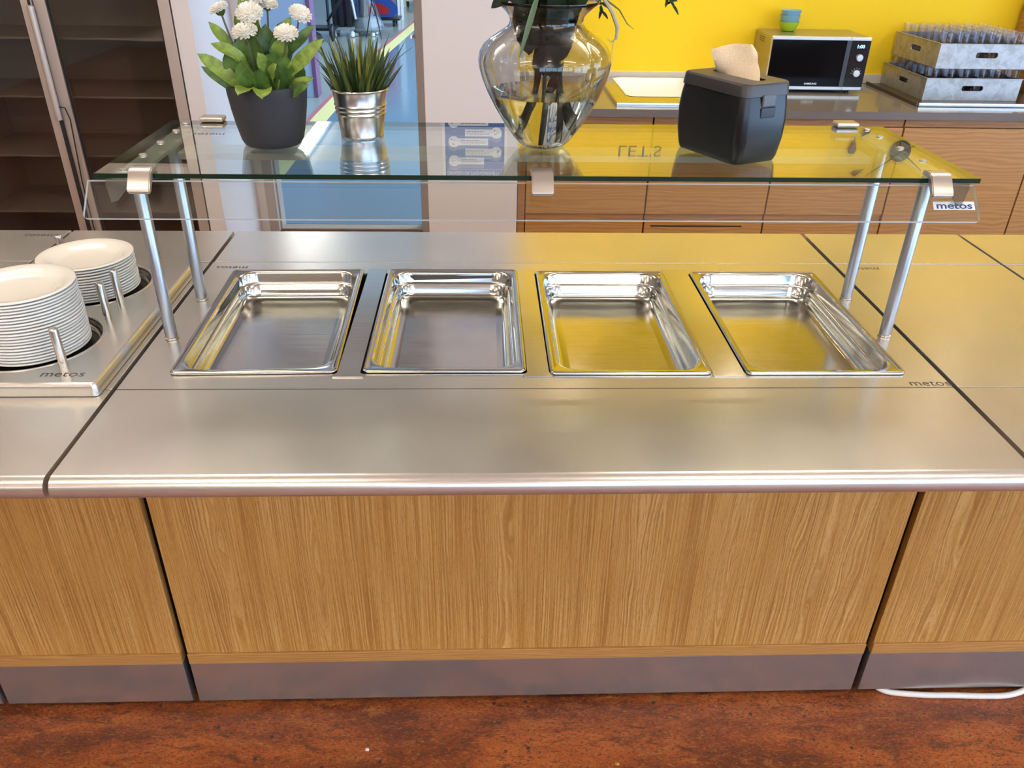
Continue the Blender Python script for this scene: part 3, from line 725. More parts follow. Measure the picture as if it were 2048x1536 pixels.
for k in range(210):
    a = rg.uniform(0, 2 * pi); q = rg.random() ** .55; r0 = .043 * q * rg.random() ** .3
    lean = q * rg.uniform(.25, 1.0) * 1.02; ln = rg.uniform(.050, .105) if rg.random() < .75 else rg.uniform(.105, .140)
    b = Vector((ZX + r0 * cos(a), ZY + r0 * sin(a), GZ + .078)); d = Vector((cos(a) * lean, sin(a) * lean, 1)).normalized()
    lm = leaf_mb(b, b + d * ln, rg.uniform(.0045, .0105), lean * .08, .35, 6, rg.uniform(-.8, .8), 0, .0005, .42)
    inner = q < .62
    mb.add(lm.v, lm.f, rg.choice((1, 2, 2, 1, 0)) if inner and ln > .07 else rg.choice((0, 0, 0, 1, 1)))
gr = obj('grass_tuft', mb, M_GR, t, 60); gr['kind'] = 'stuff'

# glass vase, water, stems
VX, VY = 0.128, 1.700
VZ = GZ + .0006
M_VASE = bpy.data.materials.new('smoked vase glass'); M_VASE.use_nodes = True
b_ = BS(M_VASE); b_['Base Color'].default_value = (.70, .70, .685, 1); b_['Roughness'].default_value = 0.0; b_['Transmission Weight'].default_value = 1.0; b_['IOR'].default_value = 1.46
M_WATER = bpy.data.materials.new('water'); M_WATER.use_nodes = True
b_ = BS(M_WATER); b_['Base Color'].default_value = (.96, .97, .90, 1); b_['Roughness'].default_value = 0.0; b_['Transmission Weight'].default_value = 1.0; b_['IOR'].default_value = 1.33
def lob(a, z):
    f = max(0.0, min(1.0, z / .04)) * max(0.0, min(1.0, (.225 - z) / .03))
    return 1 + f * .045 * (abs(sin(a * 4.5 + .6)) ** .5 - .8)
vo = [(.030, .0), (.042, .0015), (.050, .007), (.060, .018), (.080, .046), (.0985, .076), (.1135, .105), (.124, .130), (.1305, .152), (.132, .167), (.129, .182), (.121, .195), (.108, .207), (.092, .217), (.079, .225), (.0728, .232), (.0715, .239), (.074, .247), (.080, .254), (.089, .262), (.097, .2685), (.1005, .271)]
vi = [(.0995, .2745), (.096, .2725), (.086, .265), (.077, .257), (.0705, .249), (.0675, .240), (.0690, .231), (.075, .222), (.088, .213), (.104, .203), (.117, .191), (.125, .179), (.128, .167), (.1265, .152), (.120, .131), (.1095, .106), (.0945, .078), (.076, .049), (.056, .022), (.045, .014), (.030, .011)]
t = thing('glass_vase', 'large smoked glass vase, half filled with water', 'vase', (VX, VY, VZ))
obj('vase_body', MB().lathe(vo + vi, 120, (VX, VY, VZ), True, True, 0, lob), M_VASE, t, 80)
wz = .108
wp = [(r + .0008, z - .0008) for r, z in vi[::-1] if z < wz - .002] + [(.1103, wz), ]
wp = [(.0005, .0102)] + wp
obj('water', MB().lathe(wp, 120, (VX, VY, VZ), True, True, 0, lob), M_WATER, t, 40)
def stemthing(name, lab, cat, path, r, leaves, mat, lmat):
    p0 = path[0]
    s_ = thing(name, lab, cat, p0, 'cut greenery standing in the vase')
    obj('stem', MB().tube(path, r, 8), mat, s_)
    for (b, tp_, w, sg) in leaves: obj('leaf', leaf_mb(b, tp_, w, sg, .2, 9, random.uniform(-.6, .6)), lmat, s_, 60)
def V(x, y, z): return (VX + x, VY + y, VZ + z)
M_STEMB = P('brown cut stem', (0.07, 0.04, 0.02), 0.55); M_STEMG = P('green cut stem', (0.045, 0.075, 0.02), 0.45); M_DRY = P('dried blade', (0.42, 0.38, 0.26), 0.6)
stemthing('cut_stem', 'thick brown stem leaning left in the vase', 'stem', [V(-.045, -.01, .03), V(-.02, -.012, .10), V(.005, -.01, .24), V(.02, 0, .33)], [.006, .0055, .005, .004],
          [(V(-.01, -.01, .26), V(-.09, -.03, .29), .03, .1), (V(.0, -.01, .28), V(-.06, .02, .36), .04, .1), (V(-.02, -.015, .15), V(-.005, -.03, .225), .026, 0)], M_STEMB, M_LEAFD)
stemthing('cut_stem', 'green stem with broad leaves in the middle of the vase', 'stem', [V(-.005, -.02, .014), V(-.002, -.02, .10), V(.0, -.012, .24), V(-.01, -.02, .34)], [.004, .004, .004, .003],
          [(V(-.003, -.02, .14), V(.02, -.03, .22), .036, 0), (V(0, -.015, .18), V(-.03, -.02, .27), .034, 0), (V(0, -.01, .24), V(.05, -.02, .33), .05, .1), (V(0, -.01, .22), V(-.04, -.03, .30), .04, .1), (V(0.005, -.01, .1), V(.035, -.02, .17), .02, 0)], M_STEMG, M_LEAFD)
stemthing('cut_stem', 'green stem bending right in the vase', 'stem', [V(.025, -.02, .02), V(.028, -.015, .10), V(.02, -.01, .20), V(.035, 0, .34)], [.005, .0045, .004, .003],
          [(V(.022, -.012, .17), V(.05, -.03, .235), .03, 0), (V(.03, -.01, .25), V(.085, -.02, .30), .04, .1), (V(.02, -.01, .22), V(.01, -.03, .30), .05, .05)], M_STEMB, M_LEAFD)
stemthing('cut_stem', 'slim olive stem with a leaf under water in the vase', 'stem', [V(.05, 0, .035), V(.035, 0, .11), V(.02, .005, .24), V(.0, .02, .33)], [.004, .004, .0035, .003],
          [(V(.05, -.002, .04), V(.03, -.03, .105), .022, .05), (V(.02, .01, .2), V(-.02, .02, .28), .05, 0), (V(.01, .01, .24), V(.06, .04, .31), .05, .1), (V(.02, .005, .13), V(-.01, .01, .21), .03, .0)], M_STEMG, M_LEAFD)
for q_, (lab_, ax_, ay_) in enumerate((('short dark leafy cutting at the left inside the vase neck', -.035, .01), ('short dark leafy cutting at the right inside the vase neck', .036, .0), ('short dark leafy cutting at the front inside the vase neck', .004, -.035), ('short dark leafy cutting at the back inside the vase neck', -.005, .038))):
    stemthing('leafy_cutting', lab_, 'cutting', [V(ax_ * .35, ay_ * .35, .145), V(ax_ * .6, ay_ * .6, .20), V(ax_ * 1.15, ay_ * 1.15, .30)], [.004, .004, .003],
              [(V(ax_ * .5 + d_, ay_ * .6, .18 + .012 * k_), V(ax_ * 1.2 + d_ * 1.5, ay_ * 1.2, .275 + .012 * k_), .042, .02) for k_, d_ in enumerate((-.012, .0, .012))] +
              [(V(ax_ * .9, ay_ * .9, .235), V(ax_ * 1.7, ay_ * 1.7, .325), .045, .1)], M_STEMB, M_LEAFD)
stemthing('cut_stem', 'dark stem standing at the back of the vase', 'stem', [V(-.03, .02, .025), V(-.015, .02, .12), V(-.012, .015, .24), V(-.04, .03, .34)], [.005, .005, .0045, .003],
          [(V(-.012, .015, .23), V(-.06, .04, .31), .05, .1), (V(-.012, .015, .16), V(.012, .01, .24), .04, 0), (V(-.012, .015, .20), V(-.04, .01, .27), .04, .05), (V(-.012, .01, .25), V(-.01, -.05, .33), .05, .1)], M_STEMB, M_LEAFD)
bl_ = thing('grass_blade', 'long green blade hanging over the left front of the vase rim', 'leaf', V(-.04, -.07, .29), 'cut greenery standing in the vase')
obj('leaf', leaf_mb(V(-.022, -.101, .300), V(-.058, -.128, .185), .010, .05, .2, 12), P('blue green blade', (.06, .12, .05), .4), bl_, 60)
bl_ = thing('round_leaf', 'single dark round leaf hanging left of the vase rim', 'leaf', V(-.09, -.03, .29), 'cut greenery standing in the vase')
obj('leaf', leaf_mb(V(-.07, -.03, .292), V(-.108, -.04, .262), .024, .1, .2, 10, .3), M_LEAFD, bl_, 60)
dry = thing('dried_blade', 'pale dried curled grass blade hanging right of the vase', 'leaf', V(.10, -.02, .28), 'cut greenery standing in the vase')
path = [V(.085, -.02, .285), V(.105, -.025, .280), V(.122, -.03, .258), V(.134, -.03, .232), V(.134, -.03, .212), V(.124, -.03, .205), V(.115, -.03, .212)]
obj('blade', MB().tube(path, [.003, .0036, .0042, .004, .0025, .0012, .0005], 6), M_DRY, dry)
obj('blade', MB().tube([V(.105, -.025, .281), V(.135, -.03, .262), V(.152, -.03, .238), V(.166, -.03, .228)], [.002, .0015, .001, .0004], 6), P('olive strand', (.10, .11, .03), .5), dry)
obj('blade', MB().tube([V(.133, -.03, .225), V(.1275, -.03, .20), V(.126, -.03, .185), V(.130, -.03, .170)], [.0012, .0009, .0006, .0003], 5), M_DRY, dry)
def sprig(lab, pts, seed):
    rs = random.Random(seed); s_ = thing('leafy_sprig', lab, 'sprig', pts[0], 'cut greenery standing in the vase')
    obj('stem', MB().tube(pts, .0012, 6), M_STEMG, s_)
    for i in range(34):
        q = i / 33 * (len(pts) - 1); k = min(int(q), len(pts) - 2); p = Vector(pts[k]).lerp(Vector(pts[k + 1]), q - k)
        a = rs.uniform(0, 2 * pi); tp_ = p + Vector((cos(a) * .016, sin(a) * .012, rs.uniform(-.022, .006)))
        obj('leaf', leaf_mb(p, tp_, .0055, .08, .2, 6), M_LEAFD, s_, 60)
sprig('dark leafy sprig drooping beside the right of the vase rim', [V(.03, .02, .33), V(.085, .04, .315), V(.107, .05, .285), V(.112, .05, .252)], 2)
sprig('dark leafy sprig reaching far right at the top of the photo', [V(.02, .02, .34), V(.10, .06, .345), V(.18, .09, .325), V(.245, .10, .285), V(.262, .10, .262)], 5)

# napkin dispenser and paper
DA = 0.474
DO = (0.500, 1.652)
t = thing('napkin_dispenser', 'black plastic napkin dispenser with grey lid on the glass shelf', 'dispenser', (DO[0], DO[1], GZ + .0005), None, DA)
M_BLK = P('black satin plastic', (0.005, 0.006, 0.008), 0.31, 0, Specular_IOR_Level=.42); M_LID = P('dark grey plastic lid', (0.035, 0.033, 0.035), 0.40)
rg_ = []
for z, w, d, r in [(.0, .106, .172, .016), (.002, .112, .178, .018), (.012, .117, .186, .020), (.045, .124, .196, .021), (.080, .126, .198, .021), (.108, .122, .192, .019), (.1265, .116, .184, .016)]:
    rg_.append(rrect(w, d, r, z, 0, 0, 6))
obj('body', MB().loft(rg_), M_BLK, t, 50, True)
ld = MB(); rl = [rrect(w, d, r, z, 0, 0, 6) for z, w, d, r in [(.127, .117, .185, .016), (.1275, .121, .189, .017), (.146, .118, .184, .017), (.149, .1155, .1815, .016), (.1505, .111, .177, .014)]]
ld.loft(rl, True, False)
slot = rrect(.030, .135, .014, 0, .006, 0, 8)
plate_hole(ld, [p[:2] for p in rl[-1]], [p[:2] for p in slot], (.006, 0), lambda u, v, w: (u, v, .1505 - w), .004, 0, 64, False)
ld.loft([[(x, y, .1470) for x, y, z in slot], [(x, y, .1465) for x, y, z in slot]], False, True, True, 1)
obj('lid', ld, [M_LID, M_DARK], t, 40, True)
tb = MB().box(-.017, .017, -.0985, -.0925, .108, .130, .0028, 3); obj('latch_tab', tb, P('grey latch', (.085, .085, .095), .4), t, 35, True)
obj('latch_recess', MB().box(-.019, .019, -.0988, -.0940, .088, .1075, .002, 3), M_BLK, t, 35, True)
M_KRAFT = P('unbleached paper napkin', (0.60, 0.45, 0.30), 0.85)
n_ = noise(M_KRAFT, pos(M_KRAFT), 420, 4, .6); L(M_KRAFT, ramp(M_KRAFT, n_, [(.35, (.55, .43, .29)), (.62, (.68, .56, .40))]), BS(M_KRAFT)['Base Color'])
# napkin sheet rising from the slot (world space)
Rd = Matrix.Rotation(DA, 3, 'Z')
def dw(x, y, z): q = Rd @ Vector((x, y, 0)); return Vector((DO[0] + q.x, DO[1] + q.y, GZ + .0005 + z))
b0, b1 = dw(.006, .060, .146), dw(.006, -.058, .146)
tl_, tr_ = Vector((.4615, 1.722, 1.4635)), Vector((.540, 1.700, 1.477))
rows = []
for j in range(13):
    s = j / 12; row = []
    for i in range(15):
        u = i / 14; p = b0.lerp(b1, u).lerp(tl_.lerp(tr_, u), s)
        bow = sin(pi * s) * (.010 - .020 * u) + .006 * sin(u * 7 + 1) * s
        p += Vector((-.3 * bow, -bow, 0)) + Vector((.004 * sin(5 * s) * u, 0, .004 * sin(pi * u) * s))
        if s > .55 and u > .86: p += Vector((.006 * (u - .86) / .14 * sin((s - .55) / .45 * pi), -.003, 0))
        row.append(p)
    rows.append(row)
nm = MB().loft([r + [p + Vector((.0002, .0008, 0)) for p in r[::-1]] for r in rows])
tag(obj('paper_napkin', nm, M_KRAFT, None, 70), 'brown paper napkin sticking up out of the black dispenser', 'napkin')

# ------------------------------------------------------------------ back counter, cabinets
YC = 3.95; ZB = 0.9
M_TOP = P('dark grey laminate worktop', (0.15, 0.135, 0.125), 0.12); M_TOPE = P('worktop edge', (0.10, 0.095, 0.10), 0.4)
SXA, SXB, SYA, SYB = 0.70, 1.44, 4.07, 4.665
wt = MB(); plate_hole(wt, rect(.20, 5.9, 3.925, 4.70), rect(SXA, SXB, SYA, SYB), (1.07, 4.35), lambda u, v, w: (u, v, ZB - w), .036)
tag(obj('worktop', wt, M_TOP), 'dark grey laminate worktop along the yellow wall', 'worktop')
tag(obj('upstand', MB().box(.20, 5.9, 4.688, 4.707, ZB + .0005, ZB + .048, .002), P('cream upstand', (.62, .55, .44), .4)), 'cream upstand strip along the foot of the yellow wall', 'upstand')
def cabinet(x0, x1, lab, kind):
    c = thing('base_cabinet', lab, 'cabinet', ((x0 + x1) / 2, 4.3, 0), 'oak base cabinets')
    obj('carcass', MB().box(x0 + .001, x1 - .001, 3.972, 4.69, .10, .80 if x0 < 1.44 else .862, 0), M_CABDK, c)
    obj('plinth', MB().box(x0, x1, 4.02, 4.04, .0, .099), M_DARK, c)
    obj('top_rail', MB().box(x0 + .002, x1 - .002, 3.958, 3.9715, .824, .862, .001), M_CABDK, c)
    if kind == 'split':
        obj('door', MB().box(x0 + .002, x1 - .002, 3.949, 3.9715, .383, .820, .0015), M_CAB, c)
        d = obj('drawer', MB().box(x0 + .002, x1 - .002, 3.949, 3.9715, .102, .352, .0015), M_CAB, c)
        obj('finger_rail', MB().box(x0 + .002, x1 - .002, 3.960, 3.9715, .353, .382, .001), M_CABDK, c)
        return c, d
    obj('door', MB().box(x0 + .002, x1 - .002, 3.949, 3.9715, .102, .820, .0015), M_CAB, c)
    return c, None
cabinet(.222, .828, 'oak base cabinet next to the white column', 'split')
c, d = cabinet(.832, 1.444, 'second oak base cabinet from the column, with the dark slot handle', 'split')
obj('slot_handle', MB().box(.866, 1.338, 3.9465, 3.9495, .317, .324, .001), M_DARK, d)
cabinet(1.448, 2.056, 'third oak base cabinet from the column, under the microwave', 'split')
cabinet(2.060, 2.732, 'wide oak base cabinet with one tall door, under the glass racks', 'tall')
cabinet(2.736, 3.40, 'oak base cabinet at the right edge of the photo', 'tall')
tag(obj('end_panel', MB().box(.1835, .2195, 3.948, 4.69, 0, .862, .001), M_CABDK), 'narrow oak end panel between white column and cabinets', 'panel')
# sink
t = thing('sink', 'steel sink plate with white basins set in the worktop', 'sink', (1.05, 4.33, ZB))
sp = MB(); zs = ZB + .020
bas = [rrect(.40, .52, .05, 0, .925, 4.39, 8), rrect(.235, .52, .05, 0, 1.3075, 4.39, 8)]
plate_hole(sp, rect(.655, 1.17, 3.985, 4.68), [p[:2] for p in bas[0]], (.925, 4.39), lambda u, v, w: (u, v, zs - w), .002, 0, 64, False)
plate_hole(sp, rect(1.17, 1.46, 3.985, 4.68), [p[:2] for p in bas[1]], (1.3075, 4.39), lambda u, v, w: (u, v, zs - w), .002, 0, 64, False)
sp.loft([[(x, y, z) for x, y in rect(.655 - o, 1.46 + o, 3.985 - o, 4.68 + o * .2)] for o, z in ((0, zs), (.004, zs - .002), (.005, zs - .006), (.005, ZB + .0008))], False, False)
obj('sink_plate', sp, steel('sink steel', (.55, .54, .52), .17, .24), t)
for b, cxx in zip(bas, (.925, 1.3075)):
    bb = MB()
    def sh(k, z, b=b, cxx=cxx): return [(cxx + (x - cxx) * k, 4.39 + (y - 4.39) * k, z) for x, y, _ in b]
    bb.loft([sh(1.03, zs + .0015), sh(1.005, zs + .003), sh(.985, zs + .001), sh(.955, zs - .05), sh(.92, zs - .09), sh(.84, zs - .10)], False, True)
    obj('sink_basin', bb, P('white enamel', (.82, .80, .76), .18), t, 50)
# microwave
MR = -0.012
t = thing('microwave', 'black and silver microwave oven on the back counter', 'microwave', (1.747, 4.545, ZB), None, MR)
M_SIL = P('silver plastic', (.60, .60, .60), .32, .6); M_BGL = P('black oven glass', (.004, .004, .005), .10, 0, Specular_IOR_Level=.12); M_MBODY = P('painted silver casing', (.40, .38, .33), .30, .9)
w2, dp, z0, z1 = .2575, .155, .016, .274
obj('casing', MB().box(-w2 + .003, w2 - .003, -dp + .02, dp, z0, z1, .008, 3), M_MBODY, t, 35, True)
vt = MB()
for (cz, nz) in ((.228, 3), (.075, 4)):
    for iz in range(nz):
        for iy in range(4):
            y = -.02 + iy * .022 + (iz % 2) * .006; z = cz + iz * .010
            vt.box(-w2 + .0018, -w2 + .0042, y, y + .012, z, z + .0035, 0)
obj('side_vents', vt, M_DARK, t, 35, True)
obj('front_frame', MB().box(-w2, w2, -dp, -dp + .0195, z0 - .004, z1, .006, 3), M_SIL, t, 35, True)
dd = obj('door', MB().box(-w2 + .004, .150, -dp - .006, -dp + .002, z0 + .016, z1 - .016, .002, 2), M_BGL, t, 35, True)
obj('door_handle', MB().box(.128, .152, -dp - .010, -dp - .0062, z0 + .016, z1 - .016, .0018, 2), P('dark grey handle', (.035, .04, .045), .3), dd, 35, True)
obj('frame_seam', MB().box(.1515, .1530, -dp - .0004, -dp + .004, z0 - .004, z1 + .0004), M_DARK, t, 35, True)
cp = obj('control_panel', MB().box(.1545, w2 - .004, -dp - .006, -dp + .002, z0 + .016, z1 - .016, .002, 2), P('black panel', (.006, .006, .008), .12), t, 35, True)
for z in (.176, .100):
    kb = MB().lathe([(.0175, 0), (.0172, .010), (.0155, .0125), (.0002, .0128)], 28); kb.xf(Matrix.Translation((.207, -dp - .0062, z)) @ Matrix.Rotation(radians(90), 4, 'X'))
    obj('knob', kb, M_SIL, t, 35, True)
tk = MB()
for k in range(7):
    a = radians(180 - 30 * k); M_ = Matrix.Translation((.207 + .025 * cos(a), -dp - .0064, .100 + .025 * sin(a))) @ Matrix.Rotation(-a, 4, 'Y')
    tk.box(-.004, .004, -.0004, .0004, -.0008, .0008, 0, 2, 0, M_)
obj('dial_marks', tk, P('grey print', (.5, .5, .5), .5), cp, 35, True)
dm = MB(); text_mb(dm, '1:00', .022, frame((.183, -dp - .0066, .222), (1, 0, 0), (0, 0, 1)), 1.1, 0, .0008)
obj('clock_digits', dm, emit('blue display', (.05, .35, 1.0), 3.0), cp, 35, True, False)
sm = MB(); text_mb(sm, 'SAMSUNG', .0125, frame((-.055, -dp - .0066, z0 + .026), (1, 0, 0), (0, 0, 1)), 1.15, 0, .0004)
obj('lettering', sm, P('white print', (.8, .8, .8), .5), dd, 35, True, False)
for x in (-.2, .2):
    for y in (-.10, .11): obj('foot', MB().lathe([(.014, .0006), (.014, .016)], 14, (x, y, 0)), M_DARK, t, 35, True)
# bowls on the microwave
M_BLUE = P('pale blue melamine', (.20, .42, .55), .3); M_LIME = P('lime green melamine', (.38, .58, .02), .28)
bp_ = [(.0005, .0), (.026, .0), (.030, .002), (.034, .010), (.0405, .022), (.0455, .044), (.0460, .0458), (.0448, .0458), (.0440, .044), (.039, .023), (.032, .011), (.0005, .006)]
bz = ZB + .2745
for i, (m, l) in enumerate(((M_LIME, 'lime green bowl at the bottom of the stack on the microwave'), (M_BLUE, 'pale blue bowl in the middle of the stack on the microwave'), (M_BLUE, 'pale blue bowl on top of the stack on the microwave'))):
    o = obj('bowl', MB().lathe([(r * (1.12 + .02 * i), z) for r, z in bp_], 40, (1.632 + .001 * i, 4.60, bz + .0005 + (.0, .030, .056)[i])), m); tag(o, l, 'bowl', 'bowls on the microwave')
# drip tray and glass racks
t = thing('drip_tray', 'dark tray with bright steel front lip under the glass racks', 'tray', (2.5, 4.35, ZB))
obj('tray_base', MB().box(2.155, 2.95, 4.06, 4.665, ZB + .0005, ZB + .006, .002), P('dark bronze tray', (.10, .085, .07), .3, .8), t)
obj('front_lip', MB().box(2.155, 2.95, 4.052, 4.0595, ZB + .0005, ZB + .019, .003), M_PEG, t)
obj('side_lip', MB().box(2.147, 2.1545, 4.06, 4.665, ZB + .0005, ZB + .016, .002), P('dark bronze lip', (.13, .11, .09), .35, .8), t)
M_RACK = P('mottled grey rack metal', (.42, .40, .38), .45, .7)
n_ = noise(M_RACK, pos(M_RACK), 20, 5, .7, .6); L(M_RACK, ramp(M_RACK, n_, [(.40, (.34, .33, .32)), (.56, (.45, .44, .44))]), BS(M_RACK)['Base Color'])
M_GRID = P('dark violet rack grid', (.055, .05, .065), .5)
def rack(x0, y0, z0, h, lab):
    W = .49; t = thing('glass_rack', lab, 'rack', (x0 + W / 2, y0 + W / 2, z0), 'racks of glasses')
    th = .008
    for name, f in (('front_wall', lambda u, v, w: (x0 + u, y0 + w, z0 + v)), ('rear_wall', lambda u, v, w: (x0 + u, y0 + W - w, z0 + v)),
                    ('side_wall', lambda u, v, w: (x0 + w, y0 + u, z0 + v)), ('side_wall', lambda u, v, w: (x0 + W - w, y0 + u, z0 + v))):
        mb = MB(); c = (W / 2, h * .56); hole = [(p[0], p[1]) for p in rrect(.11, h * .24, .010, 0, c[0], c[1], 5)]
        a0 = 0.0 if 'side' not in name else th + .0003
        plate_hole(mb, rect(a0, W - a0, .0, h), hole, c, f, th)
        obj(name, mb, M_RACK, t)
    rm = MB()
    for a, b, cc, d in ((x0 - .004, x0 + W + .004, y0 - .004, y0 + .004), (x0 - .004, x0 + W + .004, y0 + W - .004, y0 + W + .004), (x0 - .004, x0 + .004, y0 + .005, y0 + W - .005), (x0 + W - .004, x0 + W + .004, y0 + .005, y0 + W - .005)):
        rm.box(a, b, cc, d, h + z0 - .0005, h + z0 + .003, .001)
    obj('rim', rm, M_RACK, t)
    gd = MB().box(x0 + th + .001, x0 + W - th - .001, y0 + th + .001, y0 + W - th - .001, z0 + .002, z0 + (.008 if h < .11 else .0245))
    for k in range(1, 6):
        u = x0 + W * k / 6; v = y0 + W * k / 6
        gd.box(u - .001, u + .001, y0 + th + .001, y0 + W - th - .001, z0 + (.0085 if h < .11 else .025), z0 + h * .55); gd.box(x0 + th + .001, x0 + W - th - .001, v - .001, v + .001, z0 + h * .55 + .0005, z0 + h * .6)
    obj('divider_grid', gd, M_GRID, t)
    return t
rack(2.236, 4.19, ZB + .0065, .104, 'lower grey glass rack standing on the dark tray')
rack(2.262, 4.19, ZB + .158, .113, 'upper grey glass rack resting on the lower glasses')
gm = None
gp = [(.0005, .0), (.027, .0), (.0285, .003), (.0325, .134), (.0322, .1358), (.0312, .1358), (.0308, .134), (.027, .008), (.0005, .007)]
for (rx, rz, nm_) in ((2.236, ZB + .0155, 'lower'), (2.262, ZB + .183, 'upper')):
    for iy in range(6):
        for ix in range(6):
            x = rx + .49 * (ix + .5) / 6; y = 4.19 + .49 * (iy + .5) / 6
            if gm is None:
                gm = obj('drinking_glass', MB().lathe(gp, 28), M_TUMBLER, None, 40); o = gm
            else:
                o = gm.copy(); COL.objects.link(o)
            o.location = (x + random.uniform(-.003, .003), y + random.uniform(-.003, .003), rz + .0005)
            tag(o, 'clear glass, %s rack, %s from left, %s row from front' % (nm_, ORD[ix + 1], ORD[iy + 1]), 'glass', 'glasses in the %s rack' % nm_)
# wooden tall panel at the right
t = thing('wooden_cabinet', 'tall oak cabinet side at the right edge behind the glass racks', 'cabinet', (3.2, 4.5, ZB))
obj('cabinet_body', MB().box(2.925, 3.5, 4.48, 4.687, ZB + .001, 1.42, .002), M_CAB, t)
obj('cabinet_ledge', MB().box(2.875, 3.5, 4.395, 4.479, 1.185, 1.212, .002), P('pale oak ledge', (.55, .32, .14), .4), t)
obj('cabinet_front', MB().box(2.925, 3.5, 4.45, 4.479, ZB + .001, 1.184, .002), M_CABDK, t)

# wall lettering, clock and hooks on the yellow wall, poster on the column
YL = YW - .013
lt = MB(); text_mb(lt, "LET'S", 1.0, Matrix.Identity(4), 1, .0, -.004)
xs = [v[0] for v in lt.v]; x_0 = min(xs); ww = max(xs) - x_0; h0 = max(v[1] for v in lt.v); Ml = frame((.800, YL - .0005, 2.012), (1, 0, 0), (0, 0, 1))
bmx = MB()
lt.v = [tuple(Ml @ Vector(((a - x_0) / ww * .25, b / h0 * .066, c))) for a, b, c in lt.v]
tag(obj('wall_lettering', lt, P('black vinyl lettering', (.03, .03, .03), .5), None, smooth=False), "thin black capital letters LET'S on the yellow wall", 'lettering')
CX, CZ = 2.459, 2.028
t = thing('wall_clock', 'black round wall clock with long radiating hands on the yellow wall', 'clock', (CX, YL, CZ))
cl = MB().lathe([(.060, .001), (.062, .006), (.060, .018), (.052, .022), (.0005, .024)], 40); cl.xf(Matrix.Translation((CX, YL, CZ)) @ Matrix.Rotation(radians(90), 4, 'X'))
M_CLK = P('matt black clock', (.018, .018, .02), .4)
obj('clock_face', cl, M_CLK, t)
def hand(x1, z1, w, nm):
    obj(nm, MB().tube([(CX, YL - .028, CZ), (x1, YL - .028, z1)], [w, w * .4], 8), M_CLK, t)
hand(2.275, 2.173, .0055, 'minute_hand'); hand(2.606, 2.137, .0055, 'hour_hand'); hand(2.53, 1.99, .004, 'second_hand')
def drop(x, z, r, l, ang, lab):
    mb = MB().lathe([(.0005, -r), (r * .6, -r * .8), (r, 0), (r * .72, r * .8), (r * .25, l * .7), (.0006, l)], 20)
    mb.v = [(a, b * .45, c) for a, b, c in mb.v]; mb.xf(Matrix.Translation((x, YL - .015, z)) @ Matrix.Rotation(ang, 4, 'Y'))
    tag(obj('wall_drop', mb, P('black drop', (.02, .02, .022), .25)), lab, 'wall decoration', 'drop shaped marks around the clock')
drop(2.168, 2.02, .026, .075, pi, 'black drop mark left of the wall clock')
drop(2.215, 2.158, .018, .06, 2.0, 'black drop mark above left of the wall clock')
drop(2.236, 1.913, .017, .05, -.8, 'black drop mark below left of the wall clock')
drop(2.75, 2.05, .017, .06, 1.4, 'black drop mark right of the wall clock')
YP = 3.9485
t = thing('poster', 'blue hygiene poster with white picture circles on the white column', 'poster', (-.028, YP, 1.56))
obj('sheet', MB().box(-.186, .128, YP - .0012, YP, 1.545, 1.990, .0003, 1), P('poster paper', (.78, .77, .76), .3), t)
obj('blue_field', MB().box(-.171, .114, YP - .0016, YP - .0013, 1.556, 1.981), P('poster blue', (.055, .15, .42), .3), t)
tt = MB(); text_mb(tt, 'DRAGÐU ÚR SÝKINGARHÆTTU', 1.0, Matrix.Identity(4), 1, 0, .02)
xs = [v[0] for v in tt.v]; x_0 = min(xs); ww = max(xs) - x_0; Mt = frame((-.163, YP - .0018, 1.956), (1, 0, 0), (0, 0, 1))
tt.v = [tuple(Mt @ Vector(((a - x_0) / ww * .268, b * .026, c))) for a, b, c in tt.v]
M_PW = P('poster white', (.82, .82, .80), .3); M_PG = P('poster grey print', (.20, .22, .26), .4); M_PL = P('poster pale print', (.45, .52, .68), .4)
obj('title', tt, M_PW, t, smooth=False)
def fl(mb, x0, x1, z0, z1, y): mb.box(x0, x1, y - .0002, y, z0, z1)
ln = MB(); x = -.162
while x < .10:
    w = random.uniform(.008, .022); fl(ln, x, x + w, 1.944, 1.9475, YP - .0017); x += w + .003
obj('subtitle', ln, M_PL, t, smooth=False)
rowsP = [(1.905, -1), (1.862, 1), (1.813, -1), (1.771, 1), (1.722, -1), (1.680, 1), (1.632, -1), (1.590, 1)]
